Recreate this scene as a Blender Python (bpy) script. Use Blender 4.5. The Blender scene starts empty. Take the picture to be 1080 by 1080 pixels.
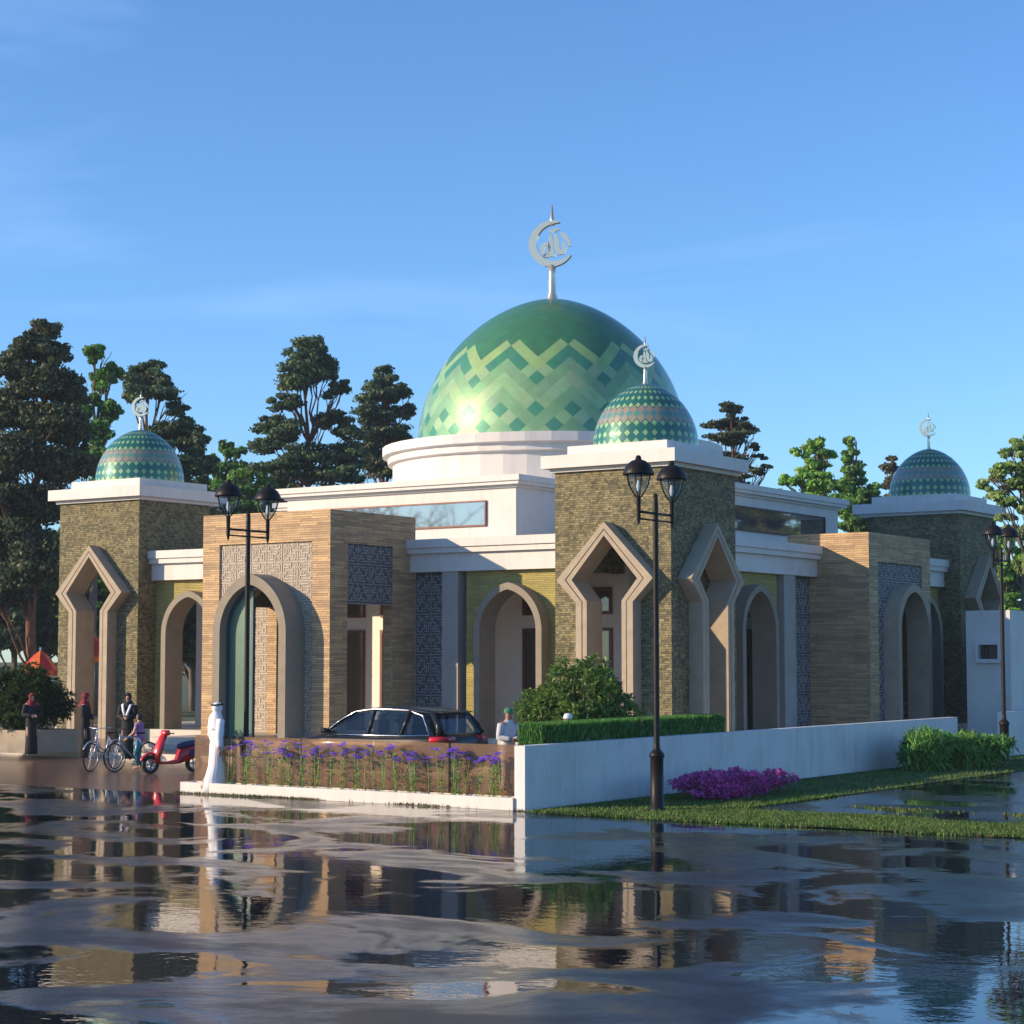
import bpy, bmesh, math, random
from mathutils import Vector, Matrix
R = math.radians
random.seed(7)
scene = bpy.context.scene
COL = scene.collection

# ------------------------------------------------------------------ camera
FPX = 2052.0
YAW = R(34.2)
PITCH = math.atan(154 / FPX)
CAM = Vector((24.7185, -43.655, 2.65))
HD = Vector((-math.sin(YAW), math.cos(YAW), 0))
RT = Vector((math.cos(YAW), math.sin(YAW), 0))
cd = bpy.data.cameras.new('camera')
cam = bpy.data.objects.new('camera', cd)
COL.objects.link(cam)
cam.location = CAM
cam.rotation_euler = (math.pi / 2 + PITCH, 0, YAW)
cd.sensor_width = 36
cd.lens = 36 * FPX / 1080
cd.clip_start = .1
cd.clip_end = 3000
scene.camera = cam


def at(px, D, z=0.0):
    """ground position at a bearing (pixel column) and a distance"""
    return CAM + HD * D + RT * ((px - 540) / FPX * D) + Vector((0, 0, z - CAM.z))


def zat(py, D):
    return CAM.z + (694 - py) / FPX * D


# ------------------------------------------------------------------ light
SUN_EL = 18.3
SUN_TRAVEL = Vector((3.7, 3.79, -1.75)).normalized()
ld = bpy.data.lights.new('sun', 'SUN')
ld.energy = 5.0
ld.angle = R(.5)
ld.color = (1.0, .77, .52)
sun = bpy.data.objects.new('sun', ld)
COL.objects.link(sun)
sun.rotation_euler = SUN_TRAVEL.to_track_quat('-Z', 'Y').to_euler()
sun.location = (-30, -30, 20)

w = bpy.data.worlds.new('World')
scene.world = w
w.use_nodes = True
nt = w.node_tree
nt.nodes.clear()
out = nt.nodes.new('ShaderNodeOutputWorld')
bg = nt.nodes.new('ShaderNodeBackground')
sky = nt.nodes.new('ShaderNodeTexSky')
sky.sky_type = 'NISHITA'
sky.sun_disc = False
sky.sun_elevation = R(SUN_EL)
# direction to the sun = (-.7,-.7): Blender measures rotation clockwise from +Y
sd = -SUN_TRAVEL
sky.sun_rotation = math.atan2(sd.x, sd.y)
sky.altitude = 0
sky.air_density = 1.0
sky.dust_density = .1
sky.ozone_density = 3.5
bg.inputs['Strength'].default_value = .135
tc = nt.nodes.new('ShaderNodeTexCoord')
mp = nt.nodes.new('ShaderNodeMapping')
mp.inputs['Scale'].default_value = (1.2, 1.2, 6.0)
nz = nt.nodes.new('ShaderNodeTexNoise')
nz.inputs['Scale'].default_value = 2.2
nz.inputs['Detail'].default_value = 7
nz.inputs['Roughness'].default_value = .55
nz.inputs['Distortion'].default_value = .6
rp = nt.nodes.new('ShaderNodeValToRGB')
rp.color_ramp.elements[0].position = .54
rp.color_ramp.elements[0].color = (0, 0, 0, 1)
rp.color_ramp.elements[1].position = .85
rp.color_ramp.elements[1].color = (.16, .16, .16, 1)
mx = nt.nodes.new('ShaderNodeMix')
mx.data_type = 'RGBA'
mx.inputs['B'].default_value = (7.0, 7.6, 8.6, 1)
L = nt.links.new
L(tc.outputs['Generated'], mp.inputs['Vector'])
L(mp.outputs['Vector'], nz.inputs['Vector'])
L(nz.outputs['Fac'], rp.inputs['Fac'])
L(rp.outputs['Color'], mx.inputs['Factor'])
L(sky.outputs['Color'], mx.inputs['A'])
tn = nt.nodes.new('ShaderNodeMix')
tn.data_type = 'RGBA'
tn.blend_type = 'MULTIPLY'
tn.inputs['Factor'].default_value = 1
tn.inputs['B'].default_value = (.72, .97, 1.24, 1)
L(mx.outputs['Result'], tn.inputs['A'])
L(tn.outputs['Result'], bg.inputs['Color'])
L(bg.outputs['Background'], out.inputs['Surface'])

vs = scene.view_settings
vs.view_transform = 'Standard'
vs.look = 'None'
vs.exposure = 0.42
vs.gamma = 1.0
vs.use_curve_mapping = False


# ------------------------------------------------------------------ materials
def base_mat(name, rough=.7, metal=0.0, spec=.5):
    m = bpy.data.materials.new(name)
    m.use_nodes = True
    n = m.node_tree
    b = n.nodes['Principled BSDF']
    b.inputs['Roughness'].default_value = rough
    b.inputs['Metallic'].default_value = metal
    b.inputs['Specular IOR Level'].default_value = spec
    return m, n, b


def N(n, t, **k):
    x = n.nodes.new(t)
    for a, v in k.items():
        if a in x.inputs:
            x.inputs[a].default_value = v
        else:
            setattr(x, a, v)
    return x


def c4(c):
    return (c[0], c[1], c[2], 1)


def noise_mat(name, c1, c2, scale=4, rough=.75, bump=.1, metal=0.0, spec=.4, coord='Object', detail=6, mid=.5, bscale=None, rr=0.0):
    m, n, b = base_mat(name, rough, metal, spec)
    t = N(n, 'ShaderNodeTexCoord')
    a = N(n, 'ShaderNodeTexNoise', Scale=scale, Detail=detail)
    r = N(n, 'ShaderNodeValToRGB')
    r.color_ramp.elements[0].position = mid - .2
    r.color_ramp.elements[0].color = c4(c1)
    r.color_ramp.elements[1].position = mid + .2
    r.color_ramp.elements[1].color = c4(c2)
    n.links.new(t.outputs[coord], a.inputs['Vector'])
    n.links.new(a.outputs['Fac'], r.inputs['Fac'])
    n.links.new(r.outputs['Color'], b.inputs['Base Color'])
    if rr:
        mr = N(n, 'ShaderNodeMapRange')
        mr.inputs['To Min'].default_value = max(0, rough - rr)
        mr.inputs['To Max'].default_value = rough + rr
        n.links.new(a.outputs['Fac'], mr.inputs['Value'])
        n.links.new(mr.outputs['Result'], b.inputs['Roughness'])
    if bump:
        a2 = N(n, 'ShaderNodeTexNoise', Scale=bscale or scale * 6, Detail=4)
        bp = N(n, 'ShaderNodeBump', Strength=bump, Distance=.02)
        n.links.new(t.outputs[coord], a2.inputs['Vector'])
        n.links.new(a2.outputs['Fac'], bp.inputs['Height'])
        n.links.new(bp.outputs['Normal'], b.inputs['Normal'])
    return m


def stone_mat(name, c1, c2, mortar, bw, bh, ms=.004, bump=.5, rough=.8, var=.35, soft=.1, bias=0.0, nscale=1.3, fine=40):
    """courses of cut stone laid in UV space (UVs are in metres)"""
    m, n, b = base_mat(name, rough, 0, .3)
    t = N(n, 'ShaderNodeTexCoord')
    nz0 = N(n, 'ShaderNodeTexNoise', Scale=1.7, Detail=2)
    n.links.new(t.outputs['UV'], nz0.inputs['Vector'])
    wob = N(n, 'ShaderNodeVectorMath', operation='MULTIPLY_ADD')
    wob.inputs[1].default_value = (.012, .012, 0)
    n.links.new(nz0.outputs['Color'], wob.inputs[0])
    n.links.new(t.outputs['UV'], wob.inputs[2])
    br = N(n, 'ShaderNodeTexBrick')
    br.offset = .37
    br.offset_frequency = 2
    br.squash = 1.7
    br.squash_frequency = 3
    br.inputs['Color1'].default_value = c4(c1)
    br.inputs['Color2'].default_value = c4(c2)
    br.inputs['Mortar'].default_value = c4(mortar)
    br.inputs['Scale'].default_value = 1
    br.inputs['Mortar Size'].default_value = ms
    br.inputs['Mortar Smooth'].default_value = soft
    br.inputs['Bias'].default_value = bias
    br.inputs['Brick Width'].default_value = bw
    br.inputs['Row Height'].default_value = bh
    n.links.new(wob.outputs[0], br.inputs['Vector'])
    a = N(n, 'ShaderNodeTexNoise', Scale=nscale, Detail=8, Roughness=.65)
    n.links.new(t.outputs['UV'], a.inputs['Vector'])
    a3 = N(n, 'ShaderNodeTexNoise', Scale=fine, Detail=3)
    n.links.new(t.outputs['UV'], a3.inputs['Vector'])
    hv = N(n, 'ShaderNodeHueSaturation')
    add = N(n, 'ShaderNodeMath', operation='ADD')
    n.links.new(a.outputs['Fac'], add.inputs[0])
    n.links.new(a3.outputs['Fac'], add.inputs[1])
    mr = N(n, 'ShaderNodeMapRange')
    mr.inputs['From Min'].default_value = .65
    mr.inputs['From Max'].default_value = 1.35
    mr.inputs['To Min'].default_value = 1 - var
    mr.inputs['To Max'].default_value = 1 + var
    n.links.new(add.outputs[0], mr.inputs['Value'])
    n.links.new(mr.outputs['Result'], hv.inputs['Value'])
    n.links.new(br.outputs['Color'], hv.inputs['Color'])
    n.links.new(hv.outputs['Color'], b.inputs['Base Color'])
    s = N(n, 'ShaderNodeMath', operation='SUBTRACT')
    n.links.new(a3.outputs['Fac'], s.inputs[0])
    n.links.new(br.outputs['Fac'], s.inputs[1])
    bp = N(n, 'ShaderNodeBump', Strength=bump, Distance=.02)
    n.links.new(s.outputs[0], bp.inputs['Height'])
    n.links.new(bp.outputs['Normal'], b.inputs['Normal'])
    return m


def plain(name, c, rough=.6, metal=0.0, spec=.5, coat=0.0):
    m, n, b = base_mat(name, rough, metal, spec)
    b.inputs['Base Color'].default_value = c4(c)
    if coat:
        b.inputs['Coat Weight'].default_value = coat
        b.inputs['Coat Roughness'].default_value = .05
    return m


def attr_mat(name, rough=.5, metal=0.0, spec=.5, coat=0.0, var=.15, transl=0.0, nscale=3.0):
    """colour comes from a per-face colour attribute (tiles, leaves)"""
    m, n, b = base_mat(name, rough, metal, spec)
    a = N(n, 'ShaderNodeAttribute')
    a.attribute_name = 'tint'
    t = N(n, 'ShaderNodeTexCoord')
    z = N(n, 'ShaderNodeTexNoise', Scale=nscale, Detail=3)
    n.links.new(t.outputs['Object'], z.inputs['Vector'])
    mr = N(n, 'ShaderNodeMapRange')
    mr.inputs['From Min'].default_value = .3
    mr.inputs['From Max'].default_value = .7
    mr.inputs['To Min'].default_value = 1 - var
    mr.inputs['To Max'].default_value = 1 + var
    hv = N(n, 'ShaderNodeHueSaturation')
    n.links.new(z.outputs['Fac'], mr.inputs['Value'])
    n.links.new(mr.outputs['Result'], hv.inputs['Value'])
    n.links.new(a.outputs['Color'], hv.inputs['Color'])
    n.links.new(hv.outputs['Color'], b.inputs['Base Color'])
    if coat:
        b.inputs['Coat Weight'].default_value = coat
        b.inputs['Coat Roughness'].default_value = .04
    if transl:
        o = n.nodes['Material Output']
        tr = N(n, 'ShaderNodeBsdfTranslucent')
        n.links.new(hv.outputs['Color'], tr.inputs['Color'])
        ms = N(n, 'ShaderNodeMixShader', Fac=transl)
        n.links.new(b.outputs['BSDF'], ms.inputs[1])
        n.links.new(tr.outputs['BSDF'], ms.inputs[2])
        n.links.new(ms.outputs['Shader'], o.inputs['Surface'])
    return m


def clear_glass(name, tint, gloss=.08, body=None, bodyfac=0.0, rough=.02):
    m = bpy.data.materials.new(name)
    m.use_nodes = True
    n = m.node_tree
    n.nodes.clear()
    o = N(n, 'ShaderNodeOutputMaterial')
    tr = N(n, 'ShaderNodeBsdfTransparent')
    tr.inputs['Color'].default_value = c4(tint)
    gl = N(n, 'ShaderNodeBsdfGlossy', Roughness=rough)
    lw_n = N(n, 'ShaderNodeLayerWeight', Blend=.5)
    pw_n = N(n, 'ShaderNodeMath', operation='POWER')
    pw_n.inputs[1].default_value = 4
    n.links.new(lw_n.outputs['Facing'], pw_n.inputs[0])
    ad = N(n, 'ShaderNodeMath', operation='MULTIPLY_ADD', use_clamp=True)
    ad.inputs[1].default_value = .8
    ad.inputs[2].default_value = .04 + gloss
    mx_ = N(n, 'ShaderNodeMixShader')
    n.links.new(pw_n.outputs[0], ad.inputs[0])
    n.links.new(ad.outputs[0], mx_.inputs['Fac'])
    last = tr
    if body:
        df = N(n, 'ShaderNodeBsdfDiffuse')
        df.inputs['Color'].default_value = c4(body)
        m2 = N(n, 'ShaderNodeMixShader', Fac=bodyfac)
        n.links.new(tr.outputs[0], m2.inputs[1])
        n.links.new(df.outputs[0], m2.inputs[2])
        last = m2
    n.links.new(last.outputs[0], mx_.inputs[1])
    n.links.new(gl.outputs[0], mx_.inputs[2])
    n.links.new(mx_.outputs[0], o.inputs['Surface'])
    return m


M = {}
M['tower'] = stone_mat('tower_stone', (.29, .245, .125), (.10, .096, .058), (.06, .055, .035), .09, .06, .004, .7, .85, .45, nscale=2.0, fine=26)
M['strata'] = stone_mat('yellow_ledge_stone', (.44, .36, .115), (.33, .285, .10), (.15, .125, .05), .55, .05, .004, .7, .8, .28, nscale=1.6, fine=30)
M['tan'] = stone_mat('tan_ledge_stone', (.62, .42, .22), (.36, .25, .15), (.17, .12, .08), .62, .062, .004, .7, .75, .26, nscale=2.2, fine=22)
M['surround'] = stone_mat('speckled_render', (.385, .32, .235), (.365, .305, .225), (.375, .31, .23), .5, .5, .001, .25, .85, .22, nscale=2.5, fine=60)
M['portalring'] = stone_mat('grey_brown_render', (.27, .235, .18), (.255, .225, .175), (.26, .23, .178), .5, .5, .001, .25, .85, .2, nscale=2.5, fine=60)
def wall_mat(name, c, stain, amt):
    m, n, b = base_mat(name, .65, 0, .4)
    t = N(n, 'ShaderNodeTexCoord')
    mp_ = N(n, 'ShaderNodeMapping')
    mp_.inputs['Scale'].default_value = (3.2, 3.2, .32)
    n.links.new(t.outputs['Object'], mp_.inputs['Vector'])
    a1 = N(n, 'ShaderNodeTexNoise', Scale=1.6, Detail=7, Roughness=.65)
    n.links.new(mp_.outputs['Vector'], a1.inputs['Vector'])
    a2 = N(n, 'ShaderNodeTexNoise', Scale=.9, Detail=6, Roughness=.6)
    n.links.new(t.outputs['Object'], a2.inputs['Vector'])
    mu = N(n, 'ShaderNodeMath', operation='MULTIPLY')
    n.links.new(a1.outputs['Fac'], mu.inputs[0])
    n.links.new(a2.outputs['Fac'], mu.inputs[1])
    mr = N(n, 'ShaderNodeMapRange')
    mr.inputs['From Min'].default_value = .22
    mr.inputs['From Max'].default_value = .42
    mr.inputs['To Max'].default_value = amt
    n.links.new(mu.outputs[0], mr.inputs['Value'])
    mx_ = N(n, 'ShaderNodeMix', data_type='RGBA')
    mx_.inputs['A'].default_value = c4(c)
    mx_.inputs['B'].default_value = c4(stain)
    n.links.new(mr.outputs['Result'], mx_.inputs['Factor'])
    n.links.new(mx_.outputs['Result'], b.inputs['Base Color'])
    a3 = N(n, 'ShaderNodeTexNoise', Scale=45, Detail=4)
    n.links.new(t.outputs['Object'], a3.inputs['Vector'])
    bp = N(n, 'ShaderNodeBump', Strength=.08, Distance=.02)
    n.links.new(a3.outputs['Fac'], bp.inputs['Height'])
    n.links.new(bp.outputs['Normal'], b.inputs['Normal'])
    return m


M['white'] = wall_mat('white_paint', (.65, .62, .585), (.46, .43, .39), .45)
M['wall_white'] = wall_mat('boundary_white_paint', (.63, .63, .625), (.40, .385, .36), .6)
M['cream'] = noise_mat('cream_paint', (.82, .77, .70), (.87, .82, .75), 1.5, .7, .04, bscale=50)
M['greyplaster'] = noise_mat('grey_plaster', (.34, .31, .29), (.40, .37, .34), 2, .8, .15, bscale=30)
M['lat_base_light'] = noise_mat('fret_ground_sunlit', (.30, .25, .20), (.34, .285, .22), 5, .8, .1)  # fret as seen in sun, the brightness put into the colour
M['lat_line_light'] = noise_mat('fret_line_sunlit', (.50, .44, .36), (.56, .49, .40), 5, .7, 0)
M['lat_base_dark'] = noise_mat('fret_ground_shaded', (.075, .075, .085), (.10, .10, .11), 5, .7, .1)  # the same fret as seen in shade, the shade put into the colour
M['lat_line_dark'] = noise_mat('fret_line_shaded', (.30, .29, .30), (.36, .35, .35), 5, .7, 0)
M['brownframe'] = noise_mat('red_brown_timber', (.14, .03, .015), (.20, .05, .022), 9, .4, .1)
M['darkframe'] = noise_mat('dark_timber', (.045, .018, .012), (.07, .028, .018), 9, .45, .1)
M['pane'] = plain('window_glass', (.10, .085, .07), .04, 0, 1.0)
M['pane'].node_tree.nodes['Principled BSDF'].inputs['Metallic'].default_value = .0
M['mirror'] = plain('reflective_window_glass', (.42, .40, .38), .03, .85, .5)
M['green'] = noise_mat('green_door_paint', (.075, .15, .10), (.10, .19, .13), 2, .35, .03)
M['teal'] = plain('teal_trim', (.02, .07, .10), .4)
M['steel'] = plain('polished_steel', (.86, .68, .46), .18, .75)
M['domeseam'] = plain('dome_seam', (.10, .20, .15), .4, .3)
M['dome'] = attr_mat('enamel_dome_tiles', .42, .15, .35, .55, .09)
M['black'] = noise_mat('black_cast_iron', (.008, .007, .007), (.014, .012, .011), 8, .45, .06, spec=.2)
M['lampglass'] = clear_glass('lamp_glass', (.82, .90, .98), .10)
M['bronze'] = noise_mat('bronze_brown_enamel', (.045, .035, .018), (.07, .052, .026), 8, .4, .03)
M['plinth'] = noise_mat('stone_plinth', (.50, .45, .38), (.58, .52, .44), 2, .4, .05)
M['asph'] = None


def road_mat():
    m, n, b = base_mat('wet_asphalt', .2, 0, .5)
    t = N(n, 'ShaderNodeTexCoord')
    # standing water mask: large soft patches
    mpn = N(n, 'ShaderNodeMapping')
    mpn.inputs['Rotation'].default_value = (0, 0, -YAW)
    mpn.inputs['Scale'].default_value = (.8, 1.0, 1)
    n.links.new(t.outputs['Object'], mpn.inputs['Vector'])
    a = N(n, 'ShaderNodeTexNoise', Scale=.42, Detail=9, Roughness=.6, Distortion=.5)
    n.links.new(mpn.outputs['Vector'], a.inputs['Vector'])
    msk = N(n, 'ShaderNodeMapRange', interpolation_type='SMOOTHSTEP')
    msk.inputs['From Min'].default_value = .49
    msk.inputs['From Max'].default_value = .64
    n.links.new(a.outputs['Fac'], msk.inputs['Value'])   # 1 = damp rough asphalt, 0 = water
    col = N(n, 'ShaderNodeMix', data_type='RGBA')
    col.inputs['A'].default_value = (.004, .008, .018, 1)
    f = N(n, 'ShaderNodeTexNoise', Scale=34, Detail=10, Roughness=.8)
    n.links.new(t.outputs['Object'], f.inputs['Vector'])
    cr = N(n, 'ShaderNodeValToRGB')
    cr.color_ramp.elements[0].color = (.006, .010, .018, 1)
    cr.color_ramp.elements[0].position = .42
    cr.color_ramp.elements[1].color = (.036, .046, .066, 1)
    cr.color_ramp.elements[1].position = .7
    n.links.new(f.outputs['Fac'], cr.inputs['Fac'])
    n.links.new(cr.outputs['Color'], col.inputs['B'])
    n.links.new(msk.outputs['Result'], col.inputs['Factor'])
    n.links.new(col.outputs['Result'], b.inputs['Base Color'])
    ro = N(n, 'ShaderNodeMapRange')
    ro.inputs['To Min'].default_value = .015
    ro.inputs['To Max'].default_value = .13
    n.links.new(msk.outputs['Result'], ro.inputs['Value'])
    n.links.new(ro.outputs['Result'], b.inputs['Roughness'])
    sp = N(n, 'ShaderNodeMapRange')
    sp.inputs['To Min'].default_value = .5
    sp.inputs['To Max'].default_value = .12
    n.links.new(msk.outputs['Result'], sp.inputs['Value'])
    n.links.new(sp.outputs['Result'], b.inputs['Specular IOR Level'])
    # ripples on the water, grit on the asphalt
    g = N(n, 'ShaderNodeTexNoise', Scale=2.2, Detail=4, Roughness=.6)
    n.links.new(mpn.outputs['Vector'], g.inputs['Vector'])
    g2 = N(n, 'ShaderNodeTexNoise', Scale=26, Detail=5, Roughness=.7)
    n.links.new(t.outputs['Object'], g2.inputs['Vector'])
    mu = N(n, 'ShaderNodeMath', operation='MULTIPLY')
    n.links.new(g2.outputs['Fac'], mu.inputs[0])
    n.links.new(msk.outputs['Result'], mu.inputs[1])
    b1 = N(n, 'ShaderNodeBump', Strength=.26, Distance=.010)
    n.links.new(g.outputs['Fac'], b1.inputs['Height'])
    b2 = N(n, 'ShaderNodeBump', Strength=.8, Distance=.016)
    n.links.new(mu.outputs[0], b2.inputs['Height'])
    n.links.new(b1.outputs['Normal'], b2.inputs['Normal'])
    n.links.new(b2.outputs['Normal'], b.inputs['Normal'])
    return m


M['asph'] = road_mat()


def paver_mat():
    m = stone_mat('wet_brick_pavers', (.19, .095, .055), (.12, .065, .045), (.05, .035, .03), .24, .12, .006, .35, .3, .3, nscale=.9, fine=20)
    b = m.node_tree.nodes['Principled BSDF']
    b.inputs['Specular IOR Level'].default_value = .6
    b.inputs['Roughness'].default_value = .16
    return m


M['paver'] = paver_mat()
M['ground'] = noise_mat('rough_ground', (.05, .075, .025), (.10, .10, .045), .6, .95, .4, bscale=8)
M['lawn'] = noise_mat('lawn_soil', (.015, .05, .006), (.03, .085, .01), 1.5, .95, .6, bscale=30)
M['leaf'] = attr_mat('foliage', .55, 0, .35, 0, .25, .35, 1.2)
M['grassblade'] = attr_mat('grass_blades', .6, 0, .3, 0, .2, .3, 1.5)
M['petal'] = attr_mat('petals', .6, 0, .2, 0, .1, .4, 4)
M['bark'] = noise_mat('reddish_bark', (.11, .045, .025), (.20, .085, .05), 5, .9, .6, bscale=14)
M['bark2'] = noise_mat('grey_bark', (.10, .085, .07), (.18, .15, .12), 5, .9, .6, bscale=14)
def fence_glass():
    m, n, b = base_mat('brown_tinted_glass', .06, 0, .6)
    b.inputs['Base Color'].default_value = (.20, .11, .058, 1)
    o = n.nodes['Material Output']
    tr = N(n, 'ShaderNodeBsdfTransparent')
    tr.inputs['Color'].default_value = (.92, .80, .70, 1)
    ms = N(n, 'ShaderNodeMixShader', Fac=.52)
    n.links.new(tr.outputs['BSDF'], ms.inputs[1])
    n.links.new(b.outputs['BSDF'], ms.inputs[2])
    n.links.new(ms.outputs['Shader'], o.inputs['Surface'])
    return m


M['fenceglass'] = fence_glass()
M['rubber'] = plain('tyre_rubber', (.012, .012, .013), .7)
M['carpaint'] = plain('dark_grey_car_paint', (.012, .012, .014), .3, 0, .2, .12)
M['carglass'] = clear_glass('car_glass', (.42, .50, .58), .02)
M['chrome'] = plain('chrome', (.75, .76, .78), .12, 1.0)
M['redlight'] = plain('red_lens', (.55, .01, .02), .15, 0, .8)
M['interior'] = plain('car_interior', (.05, .045, .045), .8)
M['red'] = plain('red_scooter_paint', (.60, .012, .008), .25, 0, .6, .6)
M['navy'] = plain('navy_vinyl', (.02, .035, .10), .45)
M['bluegrey'] = plain('blue_grey_frame_paint', (.30, .38, .45), .3, .3)
M['silver'] = plain('silver_paint', (.55, .57, .60), .3, .6)
M['skin'] = noise_mat('skin', (.50, .30, .21), (.56, .34, .24), 8, .5, 0)
M['skin_dark'] = noise_mat('tanned_skin', (.30, .16, .10), (.36, .20, .13), 8, .5, 0)
M['whitecloth'] = noise_mat('white_cotton', (.74, .74, .76), (.80, .80, .82), 4, .85, .15)
M['blackcloth'] = noise_mat('black_cloth', (.012, .011, .013), (.02, .018, .022), 4, .85, .15)
M['redcloth'] = noise_mat('dark_red_cloth', (.17, .012, .02), (.22, .02, .03), 4, .85, .15)
M['greycloth'] = noise_mat('pale_grey_cloth', (.46, .47, .50), (.54, .55, .58), 4, .85, .15)
M['purplecloth'] = noise_mat('purple_print', (.24, .09, .30), (.42, .22, .45), 14, .85, .1)
M['tealcloth'] = noise_mat('teal_cloth', (.03, .26, .28), (.05, .34, .36), 6, .85, .1)
M['greencloth'] = noise_mat('green_knit', (.04, .17, .08), (.06, .22, .11), 12, .9, .1)
M['hair'] = plain('dark_hair', (.018, .010, .008), .5)
M['orange'] = noise_mat('orange_canvas', (.60, .10, .02), (.72, .18, .03), 3, .8, .05)
M['maroon'] = noise_mat('maroon_canvas', (.40, .02, .02), (.50, .04, .03), 3, .8, .05)


# ------------------------------------------------------------------ mesh builder
class MB:
    def __init__(self):
        self.v = []
        self.f = []
        self.mi = []
        self.tint = []
        self.sm = []

    def face(self, pts, mi=0, tint=None, smooth=False):
        i = len(self.v)
        self.v += [tuple(p) for p in pts]
        self.f.append(tuple(range(i, i + len(pts))))
        self.mi.append(mi)
        self.tint.append(tint)
        self.sm.append(smooth)

    def idx(self, verts, faces, mi=0, tint=None, smooth=False):
        i = len(self.v)
        self.v += [tuple(p) for p in verts]
        for f in faces:
            self.f.append(tuple(i + k for k in f))
            self.mi.append(mi)
            self.tint.append(tint)
            self.sm.append(smooth)

    def box(self, x0, x1, y0, y1, z0, z1, mi=0, T=None):
        vs_ = [(x0, y0, z0), (x1, y0, z0), (x1, y1, z0), (x0, y1, z0), (x0, y0, z1), (x1, y0, z1), (x1, y1, z1), (x0, y1, z1)]
        if T:
            vs_ = [T(*p) for p in vs_]
        self.idx(vs_, [(0, 3, 2, 1), (4, 5, 6, 7), (0, 1, 5, 4), (1, 2, 6, 5), (2, 3, 7, 6), (3, 0, 4, 7)], mi)
        return self

    def tube(self, pts, rad, seg=8, mi=0, cap=True, smooth=True):
        pts = [Vector(p) for p in pts]
        if not isinstance(rad, (list, tuple)):
            rad = [rad] * len(pts)
        vs_ = []
        for i, p in enumerate(pts):
            d = (pts[min(i + 1, len(pts) - 1)] - pts[max(i - 1, 0)])
            if d.length < 1e-9:
                d = Vector((0, 0, 1))
            d.normalize()
            a = d.cross(Vector((0, 0, 1)) if abs(d.z) < .9 else Vector((1, 0, 0))).normalized()
            b = d.cross(a)
            for k in range(seg):
                t = 2 * math.pi * k / seg
                vs_.append(p + (a * math.cos(t) + b * math.sin(t)) * rad[i])
        fs = []
        for i in range(len(pts) - 1):
            for k in range(seg):
                k2 = (k + 1) % seg
                fs.append((i * seg + k, i * seg + k2, (i + 1) * seg + k2, (i + 1) * seg + k))
        if cap:
            fs.append(tuple(range(seg))[::-1])
            fs.append(tuple((len(pts) - 1) * seg + k for k in range(seg)))
        self.idx(vs_, fs, mi, None, smooth)
        return self

    def lathe(self, prof, cx=0, cy=0, seg=24, mi=0, smooth=True, cap=False):
        vs_ = []
        for r, z in prof:
            for k in range(seg):
                t = 2 * math.pi * k / seg
                vs_.append((cx + r * math.cos(t), cy + r * math.sin(t), z))
        fs = []
        for i in range(len(prof) - 1):
            for k in range(seg):
                k2 = (k + 1) % seg
                fs.append((i * seg + k, i * seg + k2, (i + 1) * seg + k2, (i + 1) * seg + k))
        if cap:
            fs.append(tuple(range(seg))[::-1])
            fs.append(tuple((len(prof) - 1) * seg + k for k in range(seg)))
        self.idx(vs_, fs, mi, None, smooth)
        return self

    def ring_loft(self, rings, mi=0, smooth=True, cap=True):
        """rings: lists of equal numbers of points"""
        n_ = len(rings[0])
        vs_ = [p for r_ in rings for p in r_]
        fs = []
        for i in range(len(rings) - 1):
            for k in range(n_):
                k2 = (k + 1) % n_
                fs.append((i * n_ + k, i * n_ + k2, (i + 1) * n_ + k2, (i + 1) * n_ + k))
        if cap:
            fs.append(tuple(range(n_))[::-1])
            fs.append(tuple((len(rings) - 1) * n_ + k for k in range(n_)))
        self.idx(vs_, fs, mi, None, smooth)
        return self

    def plate(self, outer, holes, T, d0, d1, mi=0):
        """flat plate: 2-D loops, T(u, depth, v) -> 3-D, from depth d0 to d1"""
        for d in (d0, d1):
            bm = bmesh.new()
            es = []
            for lp in [outer] + holes:
                vv = [bm.verts.new((p[0], p[1], 0)) for p in lp]
                es += [bm.edges.new((vv[i], vv[(i + 1) % len(vv)])) for i in range(len(vv))]
            bmesh.ops.triangle_fill(bm, use_beauty=True, use_dissolve=False, edges=es)
            bm.verts.index_update()
            self.idx([T(v_.co.x, d, v_.co.y) for v_ in bm.verts], [tuple(x.index for x in f_.verts) for f_ in bm.faces], mi)
            bm.free()
        for lp in [outer] + holes:
            n_ = len(lp)
            for i in range(n_):
                a, b = lp[i], lp[(i + 1) % n_]
                self.face([T(a[0], d0, a[1]), T(b[0], d0, b[1]), T(b[0], d1, b[1]), T(a[0], d1, a[1])], mi)
        return self

    def build(self, name, mats, parent=None, origin=None, uv=True, weld=True, recalc=True, data=None):
        if not isinstance(mats, (list, tuple)):
            mats = [mats]
        if origin is None:
            origin = ORG[parent.name] if parent else Vector((0, 0, 0))
        origin = Vector(origin)
        me = bpy.data.meshes.new(name)
        me.from_pydata([Vector(p) - origin for p in self.v], [], self.f)
        for m_ in mats:
            me.materials.append(M[m_] if isinstance(m_, str) else m_)
        me.polygons.foreach_set('material_index', self.mi)
        me.polygons.foreach_set('use_smooth', self.sm)
        if any(t is not None for t in self.tint):
            ca = me.color_attributes.new('tint', 'FLOAT_COLOR', 'CORNER')
            buf = []
            for f_, t in zip(self.f, self.tint):
                buf += list(c4(t or (.5, .5, .5))) * len(f_)
            ca.data.foreach_set('color', buf)
        if recalc or weld:
            bm = bmesh.new()
            bm.from_mesh(me)
            if weld:
                bmesh.ops.remove_doubles(bm, verts=bm.verts, dist=.0003)
            if recalc:
                bmesh.ops.recalc_face_normals(bm, faces=bm.faces)
            bm.to_mesh(me)
            bm.free()
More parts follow.
